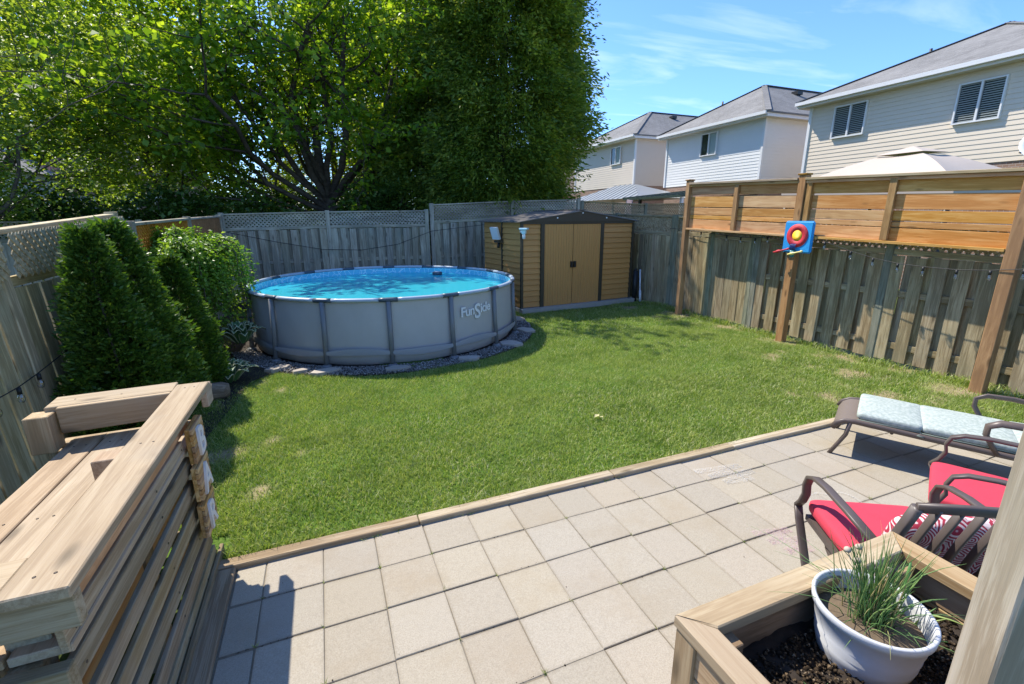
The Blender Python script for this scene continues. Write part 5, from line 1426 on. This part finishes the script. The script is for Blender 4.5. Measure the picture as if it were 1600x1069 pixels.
broad_tree('large spreading maple with dark branching trunk standing behind the pool fence', mb, 2.6, limbs, M['maple'], 1000, (.3, 17.4, 8.0), (5.6, 3.7, 5.8), per=26, sig=.21, L0=.12, L1=.20, trunk_r=.19, maxd=2, tipper=12, name='maple_tree', rmin=.4, zlow=-.92, opening=(.0, 2.6))
lim2 = [(-.4, -.1, 1, 3.2, .08, 1), (.4, .1, 1, 3.2, .08, 1), (.05, -.4, 1, 3, .07, 1), (-.9, 0, .5, 2.8, .05, .9), (.9, 0, .5, 2.8, .05, .9), (.1, .5, 1, 3, .06, 1)]
broad_tree('pale leaved tree at the far left with sky showing between its boughs', (-7.6, 16.2, 0), 2.4, lim2, M['maple2'], 420, (-7.6, 16.4, 6.3), (3.6, 3.0, 4.6), per=34, sig=.32, L0=.09, L1=.16, trunk_r=.13, tipper=16)
broad_tree('dark round tree standing between the maple and the left houses', (-5.3, 23.0, 0), 2.2, lim2, M['maple2'], 600, (-5.3, 23.0, 5.6), (3.0, 2.6, 4.2), per=32, sig=.34, L0=.11, L1=.2, trunk_r=.14, tipper=12)
broad_tree('tall distant tree behind the left houses', (-13.5, 40, 0), 3, lim2, M['maple2'], 700, (-13.5, 40, 9), (6.5, 4, 7), per=34, sig=.6, L0=.25, L1=.4, trunk_r=.2, tipper=8)
broad_tree('small leafy tree at the left edge over the neighbour fence', (-6.4, 11.3, 0), 1.4, lim2, M['maple2'], 420, (-6.4, 11.3, 3.1), (1.8, 1.3, 1.7), per=34, sig=.22, L0=.05, L1=.09, trunk_r=.08, tipper=8)
broad_tree('bright leaved tree filling the gap right of the maple', (5.0, 21.5, 0), 2.4, lim2, M['maple2'], 750, (5.0, 21.5, 7.2), (3.4, 2.6, 5.6), per=32, sig=.36, L0=.11, L1=.19, trunk_r=.14, tipper=12)

def cone_points(n, b, h, r, z0=.4, pw=.8, lean=(0, 0), prof=None):
    t = RNG.random(n) ** (1.35 if prof is None else 1.0); a = RNG.uniform(0, 2 * np.pi, n)
    q = np.sqrt(RNG.uniform(.35, 1, n))
    prof_ = np.minimum(1.0, (t + .04) * 5) * (1 - t) ** pw
    if prof is not None: prof_ = np.interp(t, prof[0], prof[1])
    lump = 1 + (.22 if prof is None else .3) * np.sin(a * 3 + t * 9) * np.sin(t * 23 + a * 2)
    R = r * prof_ * q * lump
    z = z0 + t * (h - z0)
    return np.stack([b[0] + np.cos(a) * R + lean[0] * t, b[1] + np.sin(a) * R + lean[1] * t, b[2] + z], 1), a, t, q

def conifer(name, label, b, h, r, n, L0, L1, asp, mat, up=0.2, pw=.8, z0=.4, lean=(0, 0), trunk_r=.12, clump=None, group=None, cat='tree', droop=.5, prof=None):
    root = thing(name, label, cat, b, group=group)
    MB().tube([(b[0], b[1], b[2] - .02), (b[0] + lean[0] * .5, b[1] + lean[1] * .5, h * .5), (b[0] + lean[0], b[1] + lean[1], h * .96)], [trunk_r, trunk_r * .65, .012], 8).build('trunk', M['trunk'], root)
    P, a, t, q = cone_points(n // (clump[0] if clump else 1), b, h, r, z0, pw, lean, prof)
    rn = RNG.random(len(P))
    if clump:
        if prof is not None:
            ex = (RNG.random(len(P)) < .10) * RNG.uniform(.1, .6, len(P)); P = P + np.stack([np.cos(a) * ex, np.sin(a) * ex, ex * .5], 1)
        k_ = clump[0]; P = np.repeat(P, k_, 0); a = np.repeat(a, k_); rn = np.repeat(rn, k_); q = np.repeat(q, k_)
        u = RNG.random(len(P))[:, None]
        out_ = np.stack([np.cos(a), np.sin(a), np.full(len(a), -droop)], 1)
        P = P + out_ * u * clump[1] + RNG.normal(0, clump[1] * .22, P.shape)
    m_ = len(P)
    D = np.stack([np.cos(a), np.sin(a), np.full(m_, up)], 1) + RNG.normal(0, .45, (m_, 3))
    N = np.stack([-np.sin(a), np.cos(a), np.zeros(m_)], 1) * RNG.choice([-1, 1], m_)[:, None] + RNG.normal(0, .7, (m_, 3))
    L = RNG.uniform(L0, L1, m_)
    rnd = np.clip(.6 * rn + .45 * RNG.random(m_) - .1 + .12 * (q - .6), 0, 1)
    add('crown', leaf_mesh('crown', P, D, N, L, L * asp, mat, rnd, .1), parent=root)
    return root
conifer('cedar_tree', 'tall dense cedar with ragged drooping sprays behind the garden shed', (5.35, 14.6, 0), 10.9, 2.05, 330000, .08, .19, .30, M['cedar_leaf'], -.35, .55, .6, (.45, 0), .2, (46, .55), droop=.55, prof=([0, .09, .3, .52, .64, .76, .86, .94, 1], [.55, .72, .85, 1.0, .97, .8, .52, .26, .02]))
conifer('pine_tree', 'yellowish lit conifer seen through the maple branches', (4.2, 26, 0), 12.5, 3.2, 30000, .2, .42, .16, M['pine'], -.1, .8, 1.2, (0, 0), .2, (16, .8), droop=.3)
conifer('pine_tree', 'hazy yellow green conifer directly behind the maple trunk', (.9, 25, 0), 11.5, 3.0, 30000, .2, .42, .16, M['pine'], -.1, .7, .6, (0, 0), .2, (16, .8), droop=.3)
conifer('cedar_tree', 'second dark cedar close behind the maple at the back fence', (3.2, 15.9, 0), 6.2, 1.7, 34000, .1, .2, .36, M['cedar_leaf'], -.3, .7, .5, (0, 0), .14, (20, .45), droop=.55)

def bush(name, label, b, r, h, n, L0, L1, mat, asp=.6, group=None, per=22, sig=.16):
    root = thing(name, label, 'shrub', b, group=group)
    segs = []
    for i in range(6):
        a = random.uniform(0, 6.28); segs.append(([Vector(b), Vector(b) + Vector((math.cos(a) * r[0] * .4, math.sin(a) * r[1] * .4, h * .5)), Vector(b) + Vector((math.cos(a) * r[0] * .7, math.sin(a) * r[1] * .7, h * .85))], [.03, .02, .008]))
    branches('stems', segs, root, M['trunk'])
    C = ell_points(n, (b[0], b[1], h * .52), (r[0], r[1], h * .5), .5)
    leaves_at(C, per, sig, L0, L1, asp, mat, 'foliage', root)
    return root
for x, y, rx, h, lb in ((-3.4, 14.4, 1.2, 2.7, 'dark shrub behind the corner of the back and left fences'), (-1.3, 14.3, 1.1, 2.5, 'low dark shrub behind the back fence left of maple'), (1.6, 14.6, 1.3, 3.0, 'dark shrub at the foot of the maple behind the pool fence'),
                       (-5.8, 14.8, 1.4, 2.6, 'leafy shrub beyond the neighbour fence on the left'), (-1.0, 19.5, 2.0, 3.4, 'broad dark shrub behind the maple trunk'), (2.9, 18.6, 1.8, 4.2, 'tall dark shrub between maple trunk and cedars'), (-3.6, 20.5, 2.4, 2.9, 'wide dark shrub beyond the patio umbrella on the left'), (-8.5, 20, 2.2, 2.6, 'wide low shrub in front of the brown roofed house'), (-9.5, 14, 1.7, 3.0, 'green shrub at the far left beyond the neighbour fence')):
    bush('shrub', lb, (x, y, 0), (rx, .8), h, int(190 * rx), .09, .15, M['bush'], .65, 'shrubs behind the fences', 26, .2)
# far wood behind everything
C = []
for i in range(900):
    x = RNG.uniform(-75, 60); y = 62 + 6 * math.sin(x * .13) + RNG.uniform(-2, 2); C.append((x, y, RNG.uniform(.3, 4.2 + 2.0 * math.sin(x * .33) + 1.2 * math.sin(x * .9))))
o = leaves_at(C, 26, .9, .5, .9, .7, M['bush'], 'far_wood', None); o['kind'] = 'stuff'; o['label'] = 'far line of woods on the horizon behind the houses'; o['category'] = 'woods'

# arborvitae and shrubs in the bed on the left
conifer('arborvitae', 'tallest arborvitae nearest the left fence behind the bar', (-1.66, 5.05, 0), 1.90, .53, 46000, .022, .06, .42, M['arb'], .5, .72, .03, (-.02, 0), .014, (12, .07), cat='shrub', droop=-.5)
conifer('arborvitae', 'arborvitae with pointed tip just left of the tallest one', (-1.66, 4.66, 0), 1.86, .42, 32000, .022, .055, .42, M['arb'], .5, .78, .03, (-.06, .0), .014, (12, .07), cat='shrub', droop=-.5)
conifer('arborvitae', 'slim shorter arborvitae between the tall pair and the weeping shrub', (-1.50, 6.0, 0), 1.54, .36, 24000, .022, .06, .42, M['arb'], .5, .75, .03, (-.04, 0), .014, (12, .07), cat='shrub', droop=-.5)
conifer('arborvitae', 'low round arborvitae growth at the foot of the tall pair', (-1.68, 4.85, 0), .95, .42, 16000, .022, .055, .42, M['arb'], .5, .6, .03, (-.02, .05), .014, (12, .07), cat='shrub', droop=-.5)

WX, WY = -1.86, 7.7
wp = thing('weeping_shrub', 'bright green weeping shrub with hanging leafy branches left of the pool', 'shrub', (WX, WY, 0))
segs = [([Vector((WX, WY, -.02)), Vector((WX + .02, WY - .02, .6)), Vector((WX - .01, WY, 1.3))], [.045, .04, .035])]
P_, D_, R__ = [], [], []
for i in range(380):
    a = random.uniform(0, 6.28); la = 1 + .18 * math.sin(a * 3 + 1) + .10 * math.sin(a * 5)
    R1 = random.uniform(.15, .70) * la; zt_ = 1.72 - .30 * R1 + random.uniform(-.2, .12) + .08 * math.sin(a * 4); drop = random.uniform(.3, 1.25) * (.45 + R1)
    pts = []
    for t in np.linspace(0, 1, 14):
        rr = R1 * min(1, t * 2.0) ** .8 + .06 * t
        z = 1.28 + (zt_ - 1.28) * min(1, t * 2.6) if t < .38 else max(.12, zt_ - drop * ((t - .38) / .62) ** 1.4)
        pts.append(Vector((WX + math.cos(a) * rr, WY + math.sin(a) * rr * 1.1, z)))
    if i % 3 == 0: segs.append((pts, [.008] * 8 + [.004] * 6))
    rb = random.random()
    for j in range(3, 14):
        for q in range(9):
            f = random.random(); p = pts[j - 1].lerp(pts[j], f); P_.append(p + Vector((random.gauss(0, .035), random.gauss(0, .035), random.gauss(0, .03))))
            D_.append((math.cos(a) * .6 + random.gauss(0, .6), math.sin(a) * .6 + random.gauss(0, .6), random.gauss(-.35, .4))); R__.append(min(1, max(0, rb * .5 + random.random() * .55)))
branches('stems', segs, wp, M['trunk'])
P_ = np.array(P_); D_ = np.array(D_); n = len(P_); N = RNG.normal(0, .6, (n, 3)); N[:, 2] += .9; L = RNG.uniform(.035, .075, n)
add('foliage', leaf_mesh('foliage', P_, D_, N, L, L * .5, M['weep'], np.array(R__)), parent=wp)

M['cream_leaf'] = plain('cream_leaf_margin', (.40, .42, .27), .5)
def hosta(label, b, r, n, h):
    root = thing('hosta', label, 'plant', b, group='variegated plants beside the pool')
    for i in range(n):
        a = 2.4 * i + random.uniform(-.2, .2); rr = r * (.35 + .65 * i / n); m = MB(); vs = []; fs = []
        d = Vector((math.cos(a), math.sin(a), 0)); s_ = Vector((-d.y, d.x, 0)); L = rr
        for j in range(6):
            t = j / 5; w = .055 * math.sin(math.pi * min(1, .12 + t * .9)) ** .8
            c = Vector(b) + d * (L * (.25 + .75 * t)) + Vector((0, 0, h * (math.sin(t * 2.2) * .9 + .12) * (1.2 - .5 * i / n)))
            vs += [c - s_ * w + Vector((0, 0, .012)), c, c + s_ * w + Vector((0, 0, .012))]
        for j in range(5):
            for q in (0, 1): fs.append((3 * j + q, 3 * j + q + 1, 3 * j + q + 4, 3 * j + q + 3))
        m.add(vs, fs, True); lf = m.build('leaf', M['hosta_plain'], root)
        e = MB()
        e.tube([vs[3 * j] + Vector((0, 0, .003)) for j in range(6)], .0055, 4); e.tube([vs[3 * j + 2] + Vector((0, 0, .003)) for j in range(6)], .0055, 4)
        e.build('leaf_margin', M['cream_leaf'], lf)
M['hosta_plain'] = plain('hosta_green', (.07, .15, .05), .45, nz=.2)
hosta('variegated leafy plant under the weeping shrub next to the pool', (-1.18, 7.25, .25), .36, 26, .25)
hosta('low variegated plant on the bed edge behind the grey log', (-1.22, 6.3, .0), .36, 24, .22)
bd = MB(); bd.add([(-2.3, 4.0, .003), (-1.25, 4.0, .003), (-1.05, 5.6, .004), (-1.0, 6.2, .004), (-.7, 6.6, .004), (-1.0, 8, .004), (-1.2, 12.4, .004), (-2.3, 12.4, .004)], [tuple(range(8))])
bd.build('garden_bed', M['soil'], kind='structure')
bk = plank('leaning_plank', (-1.98, 6.62, 1.1), (-2.0, 6.55, 1.82), .15, .022, (1, -.2, 0), M['fence_back'], None); tag(bk, 'loose grey board sticking up beside the orange lattice panel', 'board')
# bits on the lawn
lf = MB(); lf.add([(2.32, 3.62, .05), (2.36, 3.60, .065), (2.40, 3.66, .05), (2.35, 3.66, .06)], [(0, 1, 2, 3)]); lf.add([(2.35, 3.6, .055), (2.39, 3.57, .06), (2.41, 3.61, .05)], [(0, 1, 2)])
tag(lf.build('fallen_leaf', plain('dry_leaf', (.5, .45, .22), .8)), 'single pale fallen leaf lying on the open lawn', 'leaf')
# weeds in the joints and crumbs on the slabs
def jointpts(n):
    iy = RNG.integers(0, 6, n); x = RNG.uniform(-.6, 5.2, n); y = 2.371 - PP * 1.03 * iy + RNG.normal(0, .004, n) + .002
    return np.stack([x, y, np.full(n, .004)], 1)
o = pebbles('patio_crumbs', 1500, jointpts, M['crumb'], .0015, .004); o['label'] = 'dark crumbs and grit in the joints between patio slabs'; o['category'] = 'grit'
def litter(n): return np.stack([RNG.uniform(-.6, 5, n), RNG.uniform(.9, 2.6, n), np.full(n, .010)], 1)
o = pebbles('patio_litter', 26, litter, M['crumb'], .002, .006); o['label'] = 'tiny dark specks scattered on the patio slabs'; o['category'] = 'litter'
Vv, Ff, Rr = [], [], []
for i in range(260):
    if i < 170: x, y = RNG.uniform(-.6, 5.0), 2.655 + RNG.normal(0, .004)
    else: x, y = RNG.choice([-.179 + PP * k_ for k_ in range(-1, 14)]) + RNG.normal(0, .003), 2.371 - PP * 1.03 * RNG.integers(0, 4) + RNG.normal(0, .003)
    if i < 170 and math.sin(x * 4.3) + math.sin(x * 11) < .5: continue
    for j in range(5):
        a = RNG.uniform(0, 6.28); h = RNG.uniform(.008, .03); b = len(Vv)
        Vv += [(x - .002, y, .0), (x + .002, y, .0), (x + math.cos(a) * h * .8, y + math.sin(a) * h * .8, h)]; Ff.append((b, b + 1, b + 2)); Rr.append(RNG.random())
o = add('joint_weeds', np_mesh('joint_weeds', np.array(Vv), np.array(Ff), M['grass'], np.array(Rr)), kind='stuff'); o['label'] = 'small weeds growing in joints along the patio edge'; o['category'] = 'weeds'
